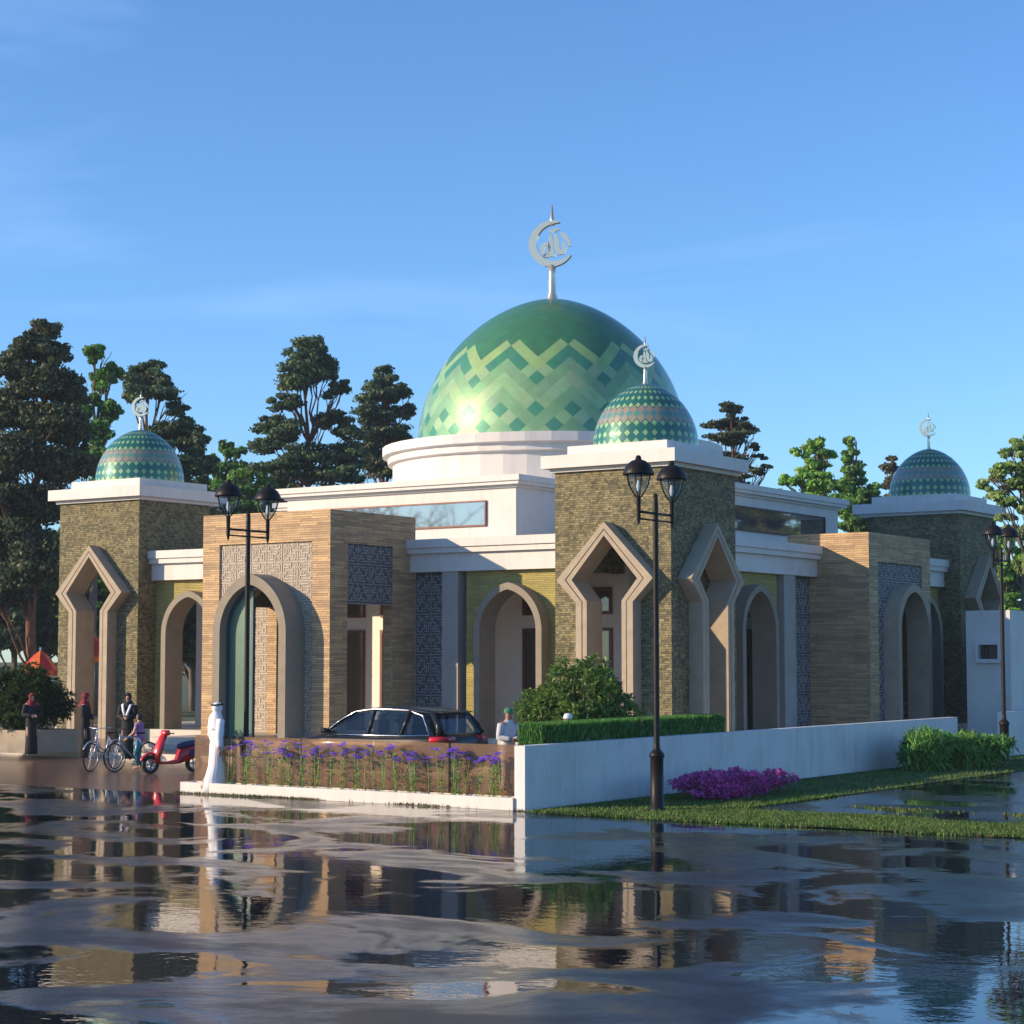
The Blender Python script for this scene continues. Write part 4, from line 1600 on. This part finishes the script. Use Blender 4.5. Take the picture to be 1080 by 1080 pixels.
def make_car(loc, rz):
    e = empty('parked_car', loc, 'dark grey estate car parked behind the brown glass fence', 'car')
    T = frame_T(loc, rz)
    st = [(2.30, .36, .62, .66), (2.22, .30, .74, .80), (1.95, .24, .84, .88), (1.5, .22, .92, .92), (1.0, .22, .985, .93), (.3, .22, .985, .93), (-.6, .22, .99, .93), (-1.4, .22, 1.01, .93), (-1.95, .24, 1.02, .91), (-2.2, .30, .98, .86), (-2.28, .40, .90, .80)]
    rings = []
    for x, zb, zt, hw in st:
        half = [(0, zb), (hw * .88, zb), (hw * .97, zb + .10), (hw, zb + (zt - zb) * .5), (hw * .985, zt - .10), (hw * .93, zt - .03), (hw * .80, zt), (0, zt + .025)]
        ring = [(x, y, z) for y, z in half] + [(x, -y, z) for y, z in reversed(half[1:-1])]
        rings.append(ring)
    mb = MB().ring_loft(rings)
    body = xf(mb, T).build('body', 'carpaint', e, uv=False)
    # cabin
    rz_ = [(.28, 1.50, .60), (-.1, 1.565, .63), (-.6, 1.595, .64), (-1.2, 1.575, .63), (-1.7, 1.52, .60), (-1.92, 1.46, .57)]
    mb = MB()
    rings = []
    for x, z, hw in rz_:
        rings.append([(x, -hw - .03, z - .05), (x, -hw * .8, z), (x, 0, z + .02), (x, hw * .8, z), (x, hw + .03, z - .05), (x, hw * .8, z - .04), (x, 0, z - .03), (x, -hw * .8, z - .04)])
    mb.ring_loft(rings)
    for s in (-1, 1):
        mb.tube([(1.08, s * .80, .98), (.65, s * .71, 1.27), (.26, s * .62, 1.48)], .035, 6)
        mb.tube([(-.22, s * .84, .98), (-.30, s * .66, 1.54)], .04, 6)
        mb.tube([(-1.12, s * .84, .98), (-1.25, s * .66, 1.52)], .045, 6)
        mb.tube([(-2.12, s * .74, 1.0), (-2.02, s * .68, 1.22), (-1.78, s * .61, 1.48)], [.11, .09, .06], 6)
    mb.box(-2.03, -1.80, -.55, .55, 1.475, 1.50)
    xf(mb, T).build('roof', 'carpaint', body, uv=False)
    for s in (-1, 1):
        g = MB()
        lower = [(1.0, .82, .985), (-.24, .84, .985), (-1.12, .84, .985), (-1.95, .78, 1.01)]
        upper = [(.27, .63, 1.46), (-.30, .665, 1.53), (-1.2, .66, 1.51), (-1.62, .63, 1.42)]
        for i in range(3):
            g.face([(lower[i][0], s * lower[i][1], lower[i][2]), (lower[i + 1][0], s * lower[i + 1][1], lower[i + 1][2]), (upper[i + 1][0], s * upper[i + 1][1], upper[i + 1][2]), (upper[i][0], s * upper[i][1], upper[i][2])])
        xf(g, T).build('side_window', 'carglass', body, uv=False, recalc=False)
        g = MB()
        g.tube([(1.04, s * .835, .985), (-.24, s * .86, .985), (-1.12, s * .86, .99), (-1.86, s * .80, 1.01)], .012, 5)
        g.tube([(1.04, s * .835, .985), (.62, s * .74, 1.29), (.26, s * .65, 1.485), (-.3, s * .68, 1.55), (-1.2, s * .675, 1.53), (-1.58, s * .66, 1.42), (-1.86, s * .80, 1.01)], .012, 5)
        xf(g, T).build('window_trim', 'chrome', body, uv=False)
    g = MB()
    g.face([(1.08, -.78, .99), (1.08, .78, .99), (.27, .60, 1.49), (.27, -.60, 1.49)])
    xf(g, T).build('windscreen', 'carglass', body, uv=False, recalc=False)
    g = MB()
    g.face([(-2.17, -.70, 1.04), (-2.17, .70, 1.04), (-1.90, .56, 1.45), (-1.90, -.56, 1.45)])
    xf(g, T).build('rear_window', 'carglass', body, uv=False, recalc=False)
    for y in (-.36, .36):
        g = MB()
        g.box(-.15, .35, y - .22, y + .22, .95, 1.02)
        g.box(-.30, -.15, y - .20, y + .20, .95, 1.31)
        g.box(-.28, -.20, y - .1, y + .1, 1.31, 1.42)
        xf(g, T).build('seat', 'interior', e, uv=False)
    g = MB()
    g.box(-1.20, -1.08, -.55, .55, .95, 1.24)
    for y in (-.36, .36):
        g.box(-1.17, -1.10, y - .1, y + .1, 1.24, 1.38)
    xf(g, T).build('rear_seat', 'interior', e, uv=False)
    for s in (-1, 1):
        g = MB()
        g.ring_loft([[(-2.24, s * .42, .86), (-2.295, s * .42, .86), (-2.27, s * .42, .985), (-2.20, s * .42, .985)], [(-2.20, s * .80, .86), (-2.27, s * .80, .86), (-2.24, s * .80, .99), (-2.18, s * .80, .99)], [(-1.95, s * .935, .86), (-1.98, s * .945, .86), (-1.96, s * .925, .98), (-1.93, s * .91, .98)]])
        xf(g, T).build('tail_light', 'redlight', e, uv=False)
        g = MB()
        g.ring_loft([[(2.24, s * .45, .56), (2.30, s * .45, .56), (2.26, s * .45, .68), (2.20, s * .45, .68)], [(2.02, s * .84, .60), (2.08, s * .86, .60), (2.03, s * .84, .74), (1.97, s * .82, .74)]])
        xf(g, T).build('headlight', 'chrome', e, uv=False)
        g = MB()
        g.ring_loft([[(.78, s * .86, 1.0), (.88, s * .86, 1.0), (.88, s * .86, 1.10), (.78, s * .86, 1.10)], [(.80, s * 1.05, 1.01), (.93, s * 1.03, 1.01), (.93, s * 1.03, 1.13), (.80, s * 1.05, 1.13)]])
        xf(g, T).build('wing_mirror', 'carpaint', e, uv=False)
        for x in (1.45, -1.40):
            g = MB()
            arc_ = [(x + .43 * math.cos(math.pi * k / 14), s * .925, .36 + .43 * math.sin(math.pi * k / 14)) for k in range(15)]
            g.tube(arc_, .035, 6)
            xf(g, T).build('wheel_arch', 'rubber', e, uv=False)
            wheel_mesh(x, s * .86, .35, .22, T, e, 10, 'wheel', .022)
    g = MB()
    g.box(-2.32, -2.30, -.26, .26, .62, .74)
    xf(g, T).build('number_plate', 'whitecloth', e, uv=False)
    return e


make_car((-1.93, -9.5, 0), math.pi)


# ------------------------------------------------------------------ bicycles and scooter
def make_bike(loc, rz, label, framemat, step=False, lean=.0):
    e = empty('bicycle', loc, label, 'bicycle', 'bicycles by the left tower')
    T0 = frame_T(loc, rz)
    T = lambda x, y, z: T0(x, y + z * lean, z)
    for x, nm in ((.52, 'wheel'), (-.52, 'wheel')):
        wheel_mesh(x, 0, .335, .035, T, e, 20, nm, .0025, 'silver', .03, .025)
    g = MB()
    bb = (-.08, 0, .29)
    seat = (-.20, 0, .80)
    head = (.33, 0, .80)
    headb = (.36, 0, .66)
    if step:
        g.tube([headb, (.1, 0, .38), bb], .026, 8)
        g.tube([head, (.16, 0, .55), (-.12, 0, .45)], .02, 8)
    else:
        g.tube([head, seat], .019, 8)
        g.tube([headb, bb], .024, 8)
    g.tube([bb, seat], .018, 8)
    for s in (-1, 1):
        g.tube([bb, (-.52, s * .05, .335)], .011, 6)
        g.tube([seat, (-.52, s * .05, .335)], .010, 6)
    g.tube([(.32, 0, .88), headb], .024, 8)
    xf(g, T).build('frame', framemat, e, uv=False)
    g = MB()
    for s in (-1, 1):
        g.tube([headb, (.40, s * .05, .62), (.52, s * .05, .335)], .012, 6)
    g.box(.36, .40, -.06, .06, .62, .66)
    xf(g, T).build('fork', framemat, e, uv=False)
    g = MB()
    g.tube([(.32, 0, .86), (.31, 0, .98)], .016, 6)
    if step:
        g.tube([(.12, -.30, 1.0), (.24, -.26, 1.02), (.34, -.08, 1.0), (.34, .08, 1.0), (.24, .26, 1.02), (.12, .30, 1.0)], .013, 6)
    else:
        g.tube([(.33, -.33, .98), (.34, 0, .98), (.33, .33, .98)], .013, 6)
    xf(g, T).build('handlebar', 'silver' if step else 'black', e, uv=False)
    g = MB()
    g.ring_loft([[(-.36, -.07, .86), (-.36, .07, .86), (-.36, .07, .90), (-.36, -.07, .90)], [(-.24, -.06, .86), (-.24, .06, .86), (-.24, .06, .90), (-.24, -.06, .90)], [(-.08, -.02, .87), (-.08, .02, .87), (-.08, .02, .89), (-.08, -.02, .89)]])
    g.tube([(-.21, 0, .79), (-.22, 0, .87)], .014, 6)
    xf(g, T).build('saddle', 'black', e, uv=False)
    g = MB()
    g.tube([(-.08, .05, .29), (.02, .05, .16)], .009, 5)
    g.tube([(-.08, -.05, .29), (-.18, -.05, .42)], .009, 5)
    g.box(-.02, .06, .05, .13, .15, .175)
    g.box(-.22, -.14, -.13, -.05, .41, .435)
    g.tube([(-.08 + .09 * math.cos(k * math.pi / 8), .03, .29 + .09 * math.sin(k * math.pi / 8)) for k in range(17)], .006, 4)
    xf(g, T).build('pedal', 'black', e, uv=False)
    if step:
        g = MB()
        g.tube([(.52 + .37 * math.cos(R(a)), 0, .335 + .37 * math.sin(R(a))) for a in range(30, 190, 12)], .022, 5)
        g.tube([(-.52 + .37 * math.cos(R(a)), 0, .335 + .37 * math.sin(R(a))) for a in range(10, 180, 12)], .022, 5)
        xf(g, T).build('mudguard', 'bluegrey', e, uv=False)
    return e


dn = -HD


def heading(rt, toward):
    v = RT * rt + dn * toward
    return math.atan2(v.y, v.x)


h1 = heading(-.36, .93)
p1 = at(111, 46.3)
make_bike((p1.x, p1.y, 0), h1, 'silver step-through bicycle with curved handlebar, left of the other bicycle', 'silver', True, .05)
h2 = heading(-.62, .78)
p2 = at(142, 46.1)
make_bike((p2.x, p2.y, 0), h2, 'blue grey diamond frame bicycle beside the child in the purple top', 'bluegrey', False, -.05)


def make_scooter(loc, rz):
    e = empty('motor_scooter', loc, 'red motor scooter with a dark blue seat parked at the left end of the fence', 'scooter')
    T1 = frame_T(loc, rz)
    T = lambda x, y, z: T1(x * .9, y * .9, z * .9)
    wheel_mesh(.62, 0, .235, .10, T, e, 5, 'wheel', .022, 'silver', .085, .04)
    wheel_mesh(-.62, 0, .235, .11, T, e, 5, 'wheel', .022, 'silver', .085, .04)
    g = MB()
    # leg shield and steering column
    rings = []
    for x, z, hw, th in ((.40, .26, .16, .06), (.44, .42, .22, .09), (.37, .62, .23, .10), (.27, .83, .18, .10), (.21, .97, .13, .09)):
        rings.append([(x + th, -hw * .6, z), (x + th * 1.6, 0, z), (x + th, hw * .6, z), (x, hw, z), (x - .03, 0, z), (x, -hw, z)])
    g.ring_loft(rings)
    xf(g, T).build('leg_shield', 'red', e, uv=False)
    g = MB()
    rings = []
    for x, z, hw in ((.50, .50, .06), (.66, .53, .085), (.82, .44, .07), (.90, .34, .03)):
        rings.append([(x, -hw, z - .03), (x, -hw * .7, z + .02), (x, 0, z + .035), (x, hw * .7, z + .02), (x, hw, z - .03), (x, 0, z)])
    g.ring_loft(rings)
    xf(g, T).build('mudguard', 'red', e, uv=False)
    g = MB()
    g.tube([(.62, .07, .235), (.50, .07, .5), (.40, .03, .66)], .018, 6)
    g.tube([(.62, -.07, .235), (.50, -.07, .5), (.40, -.03, .66)], .018, 6)
    xf(g, T).build('fork', 'black', e, uv=False)
    g = MB()
    rings = []
    for x, hw, z0_, z1_ in ((.30, .07, .95, 1.06), (.24, .16, .96, 1.10), (.16, .17, .97, 1.10), (.10, .08, .97, 1.05)):
        rings.append([(x, -hw, z0_), (x, hw, z0_), (x, hw * .8, z1_), (x, -hw * .8, z1_)])
    g.ring_loft(rings)
    xf(g, T).build('handlebar_cover', 'red', e, uv=False)
    g = MB()
    g.tube([(.14, -.36, 1.02), (.20, -.15, 1.03), (.20, .15, 1.03), (.14, .36, 1.02)], .016, 6)
    xf(g, T).build('handlebar', 'black', e, uv=False)
    g = MB()
    rings = []
    for x, hw, z0_, z1_ in ((.40, .14, .24, .30), (.1, .16, .23, .29), (-.12, .16, .24, .34), (-.22, .15, .26, .62), (-.5, .17, .34, .68), (-.85, .13, .44, .70), (-1.0, .06, .55, .66)):
        rings.append([(x, -hw * .8, z0_), (x, hw * .8, z0_), (x, hw, (z0_ + z1_) / 2), (x, hw * .8, z1_), (x, -hw * .8, z1_), (x, -hw, (z0_ + z1_) / 2)])
    g.ring_loft(rings)
    xf(g, T).build('body', 'red', e, uv=False)
    g = MB()
    rings = []
    for x, hw, z0_, z1_ in ((-.12, .10, .62, .72), (-.3, .14, .66, .79), (-.55, .14, .68, .82), (-.8, .12, .70, .84), (-.92, .07, .72, .80)):
        rings.append([(x, -hw, z0_), (x, hw, z0_), (x, hw * .85, z1_), (x, -hw * .85, z1_)])
    g.ring_loft(rings)
    xf(g, T).build('seat', 'navy', e, uv=False)
    g = MB()
    g.box(-.42, -.9, .165, .19, .42, .60)
    g.box(-.42, -.9, -.19, -.165, .42, .60)
    xf(g, T).build('side_panel', 'navy', e, uv=False)
    g = MB()
    g.box(-.98, -1.03, -.06, .06, .56, .62)
    xf(g, T).build('tail_light', 'redlight', e, uv=False)
    return e


p3 = at(184, 45.3)
make_scooter((p3.x, p3.y, 0), heading(-.80, .60))


# ------------------------------------------------------------------ people
DG_ = bpy.context.evaluated_depsgraph_get


def skin_body(name, verts, edges, mat, parent, origin):
    me = bpy.data.meshes.new(name)
    me.from_pydata([v[0] for v in verts], edges, [])
    o = bpy.data.objects.new('tmp', me)
    COL.objects.link(o)
    o.modifiers.new('s', 'SKIN').use_smooth_shade = True
    ss = o.modifiers.new('u', 'SUBSURF')
    ss.levels = 2
    ss.render_levels = 2
    for i, sv in enumerate(me.skin_vertices[0].data):
        rr = verts[i][1]
        sv.radius = rr if isinstance(rr, tuple) else (rr, rr)
        sv.use_root = (i == 0)
    dg = DG_()
    dg.update()
    me2 = bpy.data.meshes.new_from_object(o.evaluated_get(dg))
    bpy.data.objects.remove(o)
    me2.name = name
    me2.materials.clear()
    me2.materials.append(M[mat])
    for v in me2.vertices:
        v.co = v.co - Vector(origin)
    ob = bpy.data.objects.new(name, me2)
    COL.objects.link(ob)
    ORG[ob.name] = Vector(origin)
    ob.parent = parent
    ob.location = (0, 0, 0)
    return ob


def person(loc, face, H_, label, skin='skin', top=None, bottom=None, head=None, robe=None, arms='down', stride=0.0, scarf=None, group=None):
    """face: heading angle; x forward, y left in the local frame"""
    e = empty('person', loc, label, 'person', group)
    T0 = frame_T(loc, face)
    T = lambda x, y, z: T0(x * H_, y * H_, z * H_)
    V, E_ = [], []

    def add(p, r_, prev=None):
        V.append((T(*p), (r_[0] * H_, r_[1] * H_) if isinstance(r_, tuple) else r_ * H_))
        i = len(V) - 1
        if prev is not None:
            E_.append((prev, i))
        return i
    pel = add((0, 0, .52), (.078, .058))
    wa = add((0.005, 0, .60), (.068, .050), pel)
    ch = add((0.005, 0, .71), (.082, .058), wa)
    sh = add((-.005, 0, .80), (.060, .045), ch)
    nk = add((0, 0, .85), .030, sh)
    hd = add((.010, 0, .905), (.042, .048), nk)
    tp = add((.006, 0, .955), (.040, .046), hd)
    paths = {}
    for s in (-1, 1):
        a = add((0, s * .105, .795), .032, sh)
        if arms == 'down':
            el = (-.02 + .03 * s * stride, s * .135, .635)
            wr = (.02 + .10 * s * stride, s * .15, .50)
        elif arms == 'folded':
            el = (.02, s * .135, .645)
            wr = (.12, s * .03, .625)
        elif arms == 'reach':
            el = (.04, s * .13, .65) if s > 0 else (-.01, s * .135, .64)
            wr = (.16, s * .14, .56) if s > 0 else (.02, s * .14, .50)
        b = add(el, .024, a)
        c = add(wr, .016, b)
        dv = (Vector(wr) - Vector(el)).normalized()
        pm = Vector(wr) + dv * .035
        h_ = add(tuple(pm), (.012, .020), c)
        side = dv.cross(Vector((0, 1, 0)) if abs(dv.y) < .7 else Vector((1, 0, 0))).normalized()
        for k, ln in zip((-1.5, -.5, .5, 1.5), (.040, .047, .044, .034)):
            f1 = pm + side * k * .010 + dv * .025
            f2 = f1 + dv * ln * .5
            f3 = f2 + (dv * .6 + Vector((.5, 0, 0))).normalized() * ln * .4
            q = add(tuple(f1), .0052, h_)
            q = add(tuple(f2), .0048, q)
            add(tuple(f3), .004, q)
        t1_ = Vector(wr) + side * -.018 + dv * .012
        q = add(tuple(t1_), .006, c)
        add(tuple(t1_ + side * -.012 + dv * .022), .005, q)
        paths[('arm', s)] = [(0, s * .095, .80), el, wr]
        sx = stride * s * -1
        hp = add((0, s * .048, .485), .052, pel)
        kn_p = (.03 + sx * .10, s * .05, .275 if sx <= 0 else .28)
        an_p = (-.01 + sx * .20 + (-.03 if sx < 0 else 0), s * .052, .045 + (.03 if sx < 0 else 0))
        kn = add(kn_p, .034, hp)
        an = add(an_p, .019, kn)
        hl = add((an_p[0] + .02, an_p[1], an_p[2] - .022), .020, an)
        add((an_p[0] + .095, an_p[1] + s * .01, .016 + (.015 if sx < 0 else 0)), (.022, .014), hl)
        paths[('leg', s)] = [(0, s * .048, .50), kn_p, an_p]
    skin_body('body', V, E_, skin, e, loc)

    def tubes(kind, mat, name, r_, t0=0, t1=2, extra=None):
        g = MB()
        for s in (-1, 1):
            p = paths[(kind, s)]
            pts = [Vector(q) for q in p]
            if t1 < 2:
                pts[2] = pts[1].lerp(pts[2], t1 - 1) if t1 > 1 else pts[1]
                if t1 <= 1:
                    pts = [pts[0], pts[0].lerp(pts[1], t1)]
            dense = []
            for i in range(len(pts) - 1):
                for k in range(4):
                    dense.append(pts[i].lerp(pts[i + 1], k / 4))
            dense.append(pts[-1])
            rr = [(r_[0] + (r_[1] - r_[0]) * i / (len(dense) - 1)) for i in range(len(dense))]
            g.tube([T(*q) for q in dense], [q * H_ for q in rr], 12)
        return g
    def rings(spec, seg=20, fold=0.0, seed=0):
        out_ = []
        for z, cx_, rx, ry in spec:
            out_.append([T(cx_ + rx * math.cos(2 * math.pi * k / seg) * (1 + fold * math.sin(k * 2.5 + seed) * (1 if z < .5 else .4)), ry * math.sin(2 * math.pi * k / seg) * (1 + fold * math.sin(k * 2.5 + seed) * (1 if z < .5 else .4)), z) for k in range(seg)])
        return out_
    if robe:
        sp = [(.02, .01 + stride * .03, .095 + abs(stride) * .12, .10), (.15, .0, .085 + abs(stride) * .08, .092), (.30, .01, .078 + abs(stride) * .03, .088), (.42, .0, .075, .09), (.52, 0, .072, .095), (.60, .003, .064, .085), (.70, .005, .070, .098), (.765, .0, .062, .112), (.81, -.003, .05, .095), (.84, 0, .035, .04)]
        g = MB().ring_loft(rings(sp, 40, .05, 1), cap=True)
        g2 = tubes('arm', robe, 'robe', (.045, .034))
        g.idx(g2.v, g2.f, 0, None, True)
        g.build('robe', robe, e, origin=loc, uv=False)
    if top:
        sp = [(.47, 0, .062, .092), (.52, 0, .066, .092), (.60, .003, .060, .082), (.70, .005, .068, .096), (.765, 0, .06, .112), (.81, -.003, .048, .092), (.845, 0, .034, .038)]
        g = MB().ring_loft(rings(sp, 28, .03, 2), cap=True)
        g2 = tubes('arm', top[0], 'shirt', (.042, .028), t1=top[1])
        g.idx(g2.v, g2.f, 0, None, True)
        g.build('shirt', top[0], e, origin=loc, uv=False)
    if bottom:
        g = tubes('leg', bottom[0], 'trousers', (.062, .036), t1=bottom[1])
        g.ring_loft(rings([(.46, 0, .058, .088), (.50, 0, .064, .09), (.56, 0, .060, .082)], 20))
        g.build('trousers', bottom[0], e, origin=loc, uv=False)
    # face
    g = MB()
    g.ring_loft([[T(.050, -.006, .915), T(.050, .006, .915), T(.052, 0, .92)], [T(.066, -.009, .898), T(.066, .009, .898), T(.068, 0, .903)], [T(.052, -.009, .890), T(.052, .009, .890), T(.055, 0, .893)]])
    g.build('nose', skin, e, origin=loc, uv=False)
    g = MB()
    for s in (-1, 1):
        c = Vector((.049, s * .017, .918))
        g.ring_loft([[T(c.x + .004 * q, c.y + .0075 * math.cos(k), c.z + .0045 * math.sin(k)) for k in (0, 1.05, 2.1, 3.14, 4.2, 5.24)] for q in (-1, 1)])
    g.ring_loft([[T(.052, -.014, .872), T(.052, .014, .872), T(.052, .014, .877), T(.052, -.014, .877)], [T(.0575, -.012, .873), T(.0575, .012, .873), T(.0575, .012, .876), T(.0575, -.012, .876)]])
    g.build('eyes_and_mouth', 'hair', e, origin=loc, uv=False)
    if scarf:
        g = MB()
        seg, st = 24, 14
        grid = []
        for i in range(st + 1):
            ph = math.pi * i / st * .72
            row = []
            for k in range(seg):
                t = 2 * math.pi * k / seg
                rx, ry, rz_2 = .062, .055, .064
                row.append(Vector((.004 + rx * math.sin(ph) * math.cos(t), ry * math.sin(ph) * math.sin(t), .930 + rz_2 * math.cos(ph))))
            grid.append(row)
        # drape to the shoulders
        for z, rx, ry, cx_ in ((.86, .055, .060, -.005), (.82, .075, .09, -.01), (.78 if scarf[1] == 'short' else .70, .085, .10, -.015)):
            grid.append([Vector((cx_ + rx * math.cos(2 * math.pi * k / seg), ry * math.sin(2 * math.pi * k / seg), z + .01 * math.sin(k * 3))) for k in range(seg)])
        for i in range(len(grid) - 1):
            for k in range(seg):
                k2 = (k + 1) % seg
                t = 2 * math.pi * (k + .5) / seg
                t = min(t, 2 * math.pi - t)
                zc = (grid[i][k].z + grid[i + 1][k].z) / 2
                if t < .85 and .865 < zc < .955:
                    continue
                if scarf[1] == 'open' and t < .75 and zc <= .865:
                    continue
                g.face([T(*grid[i][k]), T(*grid[i][k2]), T(*grid[i + 1][k2]), T(*grid[i + 1][k])], 0, None, True)
        g.build('headscarf', scarf[0], e, origin=loc, uv=False)
        if scarf[1] == 'open':
            g = MB()
            g.tube([T(.004 + .065 * math.cos(k * math.pi / 10), .058 * math.sin(k * math.pi / 10), .965 + .004 * math.cos(k * math.pi / 10)) for k in range(21)], .009 * H_, 6)
            g.build('headband', 'blackcloth', e, origin=loc, uv=False)
    if head:
        kind, mat = head
        g = MB()
        seg = 20
        rr = [(.052, .962, 0), (.056, .945, .0), (.056, .925, .4)] if kind == 'cap' else [(.052, .962, 0), (.058, .935, .3), (.055, .90, 1), (.050, .87, 1.2)]
        rows = [[Vector((.002, 0, .988))] * seg, [Vector((.002 + .036 * math.cos(2 * math.pi * k / seg), .032 * math.sin(2 * math.pi * k / seg), .982)) for k in range(seg)]]
        for r_, z, cut in rr:
            rows.append([Vector((.000 + r_ * 1.02 * math.cos(2 * math.pi * k / seg), r_ * .92 * math.sin(2 * math.pi * k / seg), z)) for k in range(seg)])
        for i in range(len(rows) - 1):
            for k in range(seg):
                k2 = (k + 1) % seg
                t = 2 * math.pi * (k + .5) / seg
                t = min(t, 2 * math.pi - t)
                if kind == 'hair' and i >= 3 and t < 1.25:
                    continue
                g.face([T(*rows[i][k]), T(*rows[i][k2]), T(*rows[i + 1][k2]), T(*rows[i + 1][k])], 0, None, True)
        g.build('cap' if kind == 'cap' else 'hair', mat, e, origin=loc, uv=False)
    return e


def head_to(px_right, toward):
    return heading(px_right, toward)


pm_ = at(231, 37.3)
person((-1.68, -15.13, 0), heading(.83, -.56), 1.80, 'man in white robe and headcloth with black headband, walking at the glass fence', 'skin', None, None, None, 'whitecloth', 'down', .55, ('whitecloth', 'open'))
pw = at(92, 48.5)
person((pw.x, pw.y, .15), heading(.95, .1), 1.66, 'woman in a long black robe and dark red headscarf facing right by the left tower', 'skin', None, None, None, 'blackcloth', 'folded', 0, ('redcloth', 'short'))
pw = at(137, 48.2)
wr_ = person((pw.x, pw.y, .15), heading(-.15, .98), 1.66, 'woman in black with a white scarf over her shoulders and folded hands', 'skin', None, None, None, 'blackcloth', 'folded', 0, ('blackcloth', 'short'))
g = MB()
Tw = frame_T((pw.x, pw.y, .15), heading(-.15, .98))
for s in (-1, 1):
    pts = [(-.02, s * .09, 1.40), (.10, s * .10, 1.34), (.15, s * .07, 1.22), (.165, s * .02, 1.08)]
    rr = []
    for (x, y, z) in pts:
        rr.append([Tw(x, y - .03, z), Tw(x, y + .03, z), Tw(x + .015, y + .03, z + .005), Tw(x + .015, y - .03, z + .005)])
    g.ring_loft(rr)
g.build('shawl', 'whitecloth', wr_, origin=(pw.x, pw.y, .15), uv=False)
pc = at(149, 47.0)
person((pc.x, pc.y, 0), heading(-.75, -.2), 1.34, 'child in a purple patterned top and teal trousers next to the bicycles', 'skin', ('purplecloth', .5), ('tealcloth', 1.9), ('hair', 'hair'), None, 'reach', 0)
pr = at(36, 50.5)
person((pr.x, pr.y, .15), heading(.4, .8), 1.62, 'woman in a red headscarf and black robe standing before the planter shrub', 'skin', None, None, None, 'blackcloth', 'folded', 0, ('redcloth', 'short'))
person((3.05, -11.9, 0), heading(.45, .85), 1.70, 'man in a pale grey shirt and green cap at the fence end', 'skin_dark', ('greycloth', 2), ('whitecloth', 1.95), ('cap', 'greencloth'), None, 'folded', 0)
person((4.25, -11.6, 0), heading(-.8, .5), 1.60, 'person in a white cap mostly hidden behind the clipped hedge', 'skin', ('whitecloth', 2), ('greycloth', 1.95), ('cap', 'whitecloth'), None, 'down', 0)
pe = at(1089, 49.0)
person((pe.x, pe.y, .02), heading(-.8, .5), 1.66, 'barefoot person stepping in at the right edge of the lawn', 'skin', ('greycloth', .5), ('tealcloth', 1.0), ('hair', 'hair'), None, 'down', .6)


# ------------------------------------------------------------------ parasols behind the left tower
def parasol(px, D, ztop, r_, mats, label):
    b = at(px, D)
    e = empty('parasol', (b.x, b.y, 0), label, 'parasol', 'orange parasols')
    g = MB()
    g.tube([(b.x, b.y, 0), (b.x, b.y, ztop + .1)], .035, 8)
    g.build('pole', 'silver', e, uv=False)
    g = MB()
    n_ = 8
    for k in range(n_):
        a0, a1 = 2 * math.pi * k / n_, 2 * math.pi * (k + 1) / n_
        for q0, q1 in ((0, .35), (.35, .7), (.7, 1)):
            P_ = lambda a, q: (b.x + math.cos(a) * r_ * q, b.y + math.sin(a) * r_ * q, ztop - .75 * q ** 1.3)
            g.face([P_(a0, q0), P_(a1, q0), P_(a1, q1), P_(a0, q1)], k % 2)
        P0 = (b.x + math.cos(a0) * r_, b.y + math.sin(a0) * r_, ztop - .75)
        P1 = (b.x + math.cos(a1) * r_, b.y + math.sin(a1) * r_, ztop - .75)
        g.face([P0, P1, (P1[0], P1[1], P1[2] - .2), (P0[0], P0[1], P0[2] - .2)], (k + 1) % 2)
    g.build('canopy', mats, e, uv=False)
    return e


parasol(100, 70, 3.45, .95, ['orange', 'maroon'], 'orange and red parasol seen through the left tower arch')
parasol(44, 72, 2.95, .7, ['orange', 'maroon'], 'orange and red parasol behind the left edge shrub')

# names of copies follow their originals; nothing at the top level may lack a label
bpy.context.view_layer.update()

# ------------------------------------------------------------------ the air
hz = MB()
hz.box(-150, 150, -100, 130, -1.2, 27)
ho = hz.build('haze', 'white', origin=(0, 0, 0), uv=False)
tag(ho, 'thin blue evening haze filling the air around the mosque', 'haze', kind='stuff')
hm = bpy.data.materials.new('haze_air')
hm.use_nodes = True
hm.node_tree.nodes.clear()
hout = hm.node_tree.nodes.new('ShaderNodeOutputMaterial')
hv_ = hm.node_tree.nodes.new('ShaderNodeVolumePrincipled')
hv_.inputs['Color'].default_value = (.72, .86, 1.0, 1)
hv_.inputs['Density'].default_value = .0003
hv_.inputs['Anisotropy'].default_value = .0
hm.node_tree.links.new(hv_.outputs['Volume'], hout.inputs['Volume'])
ho.data.materials.clear()
ho.data.materials.append(hm)
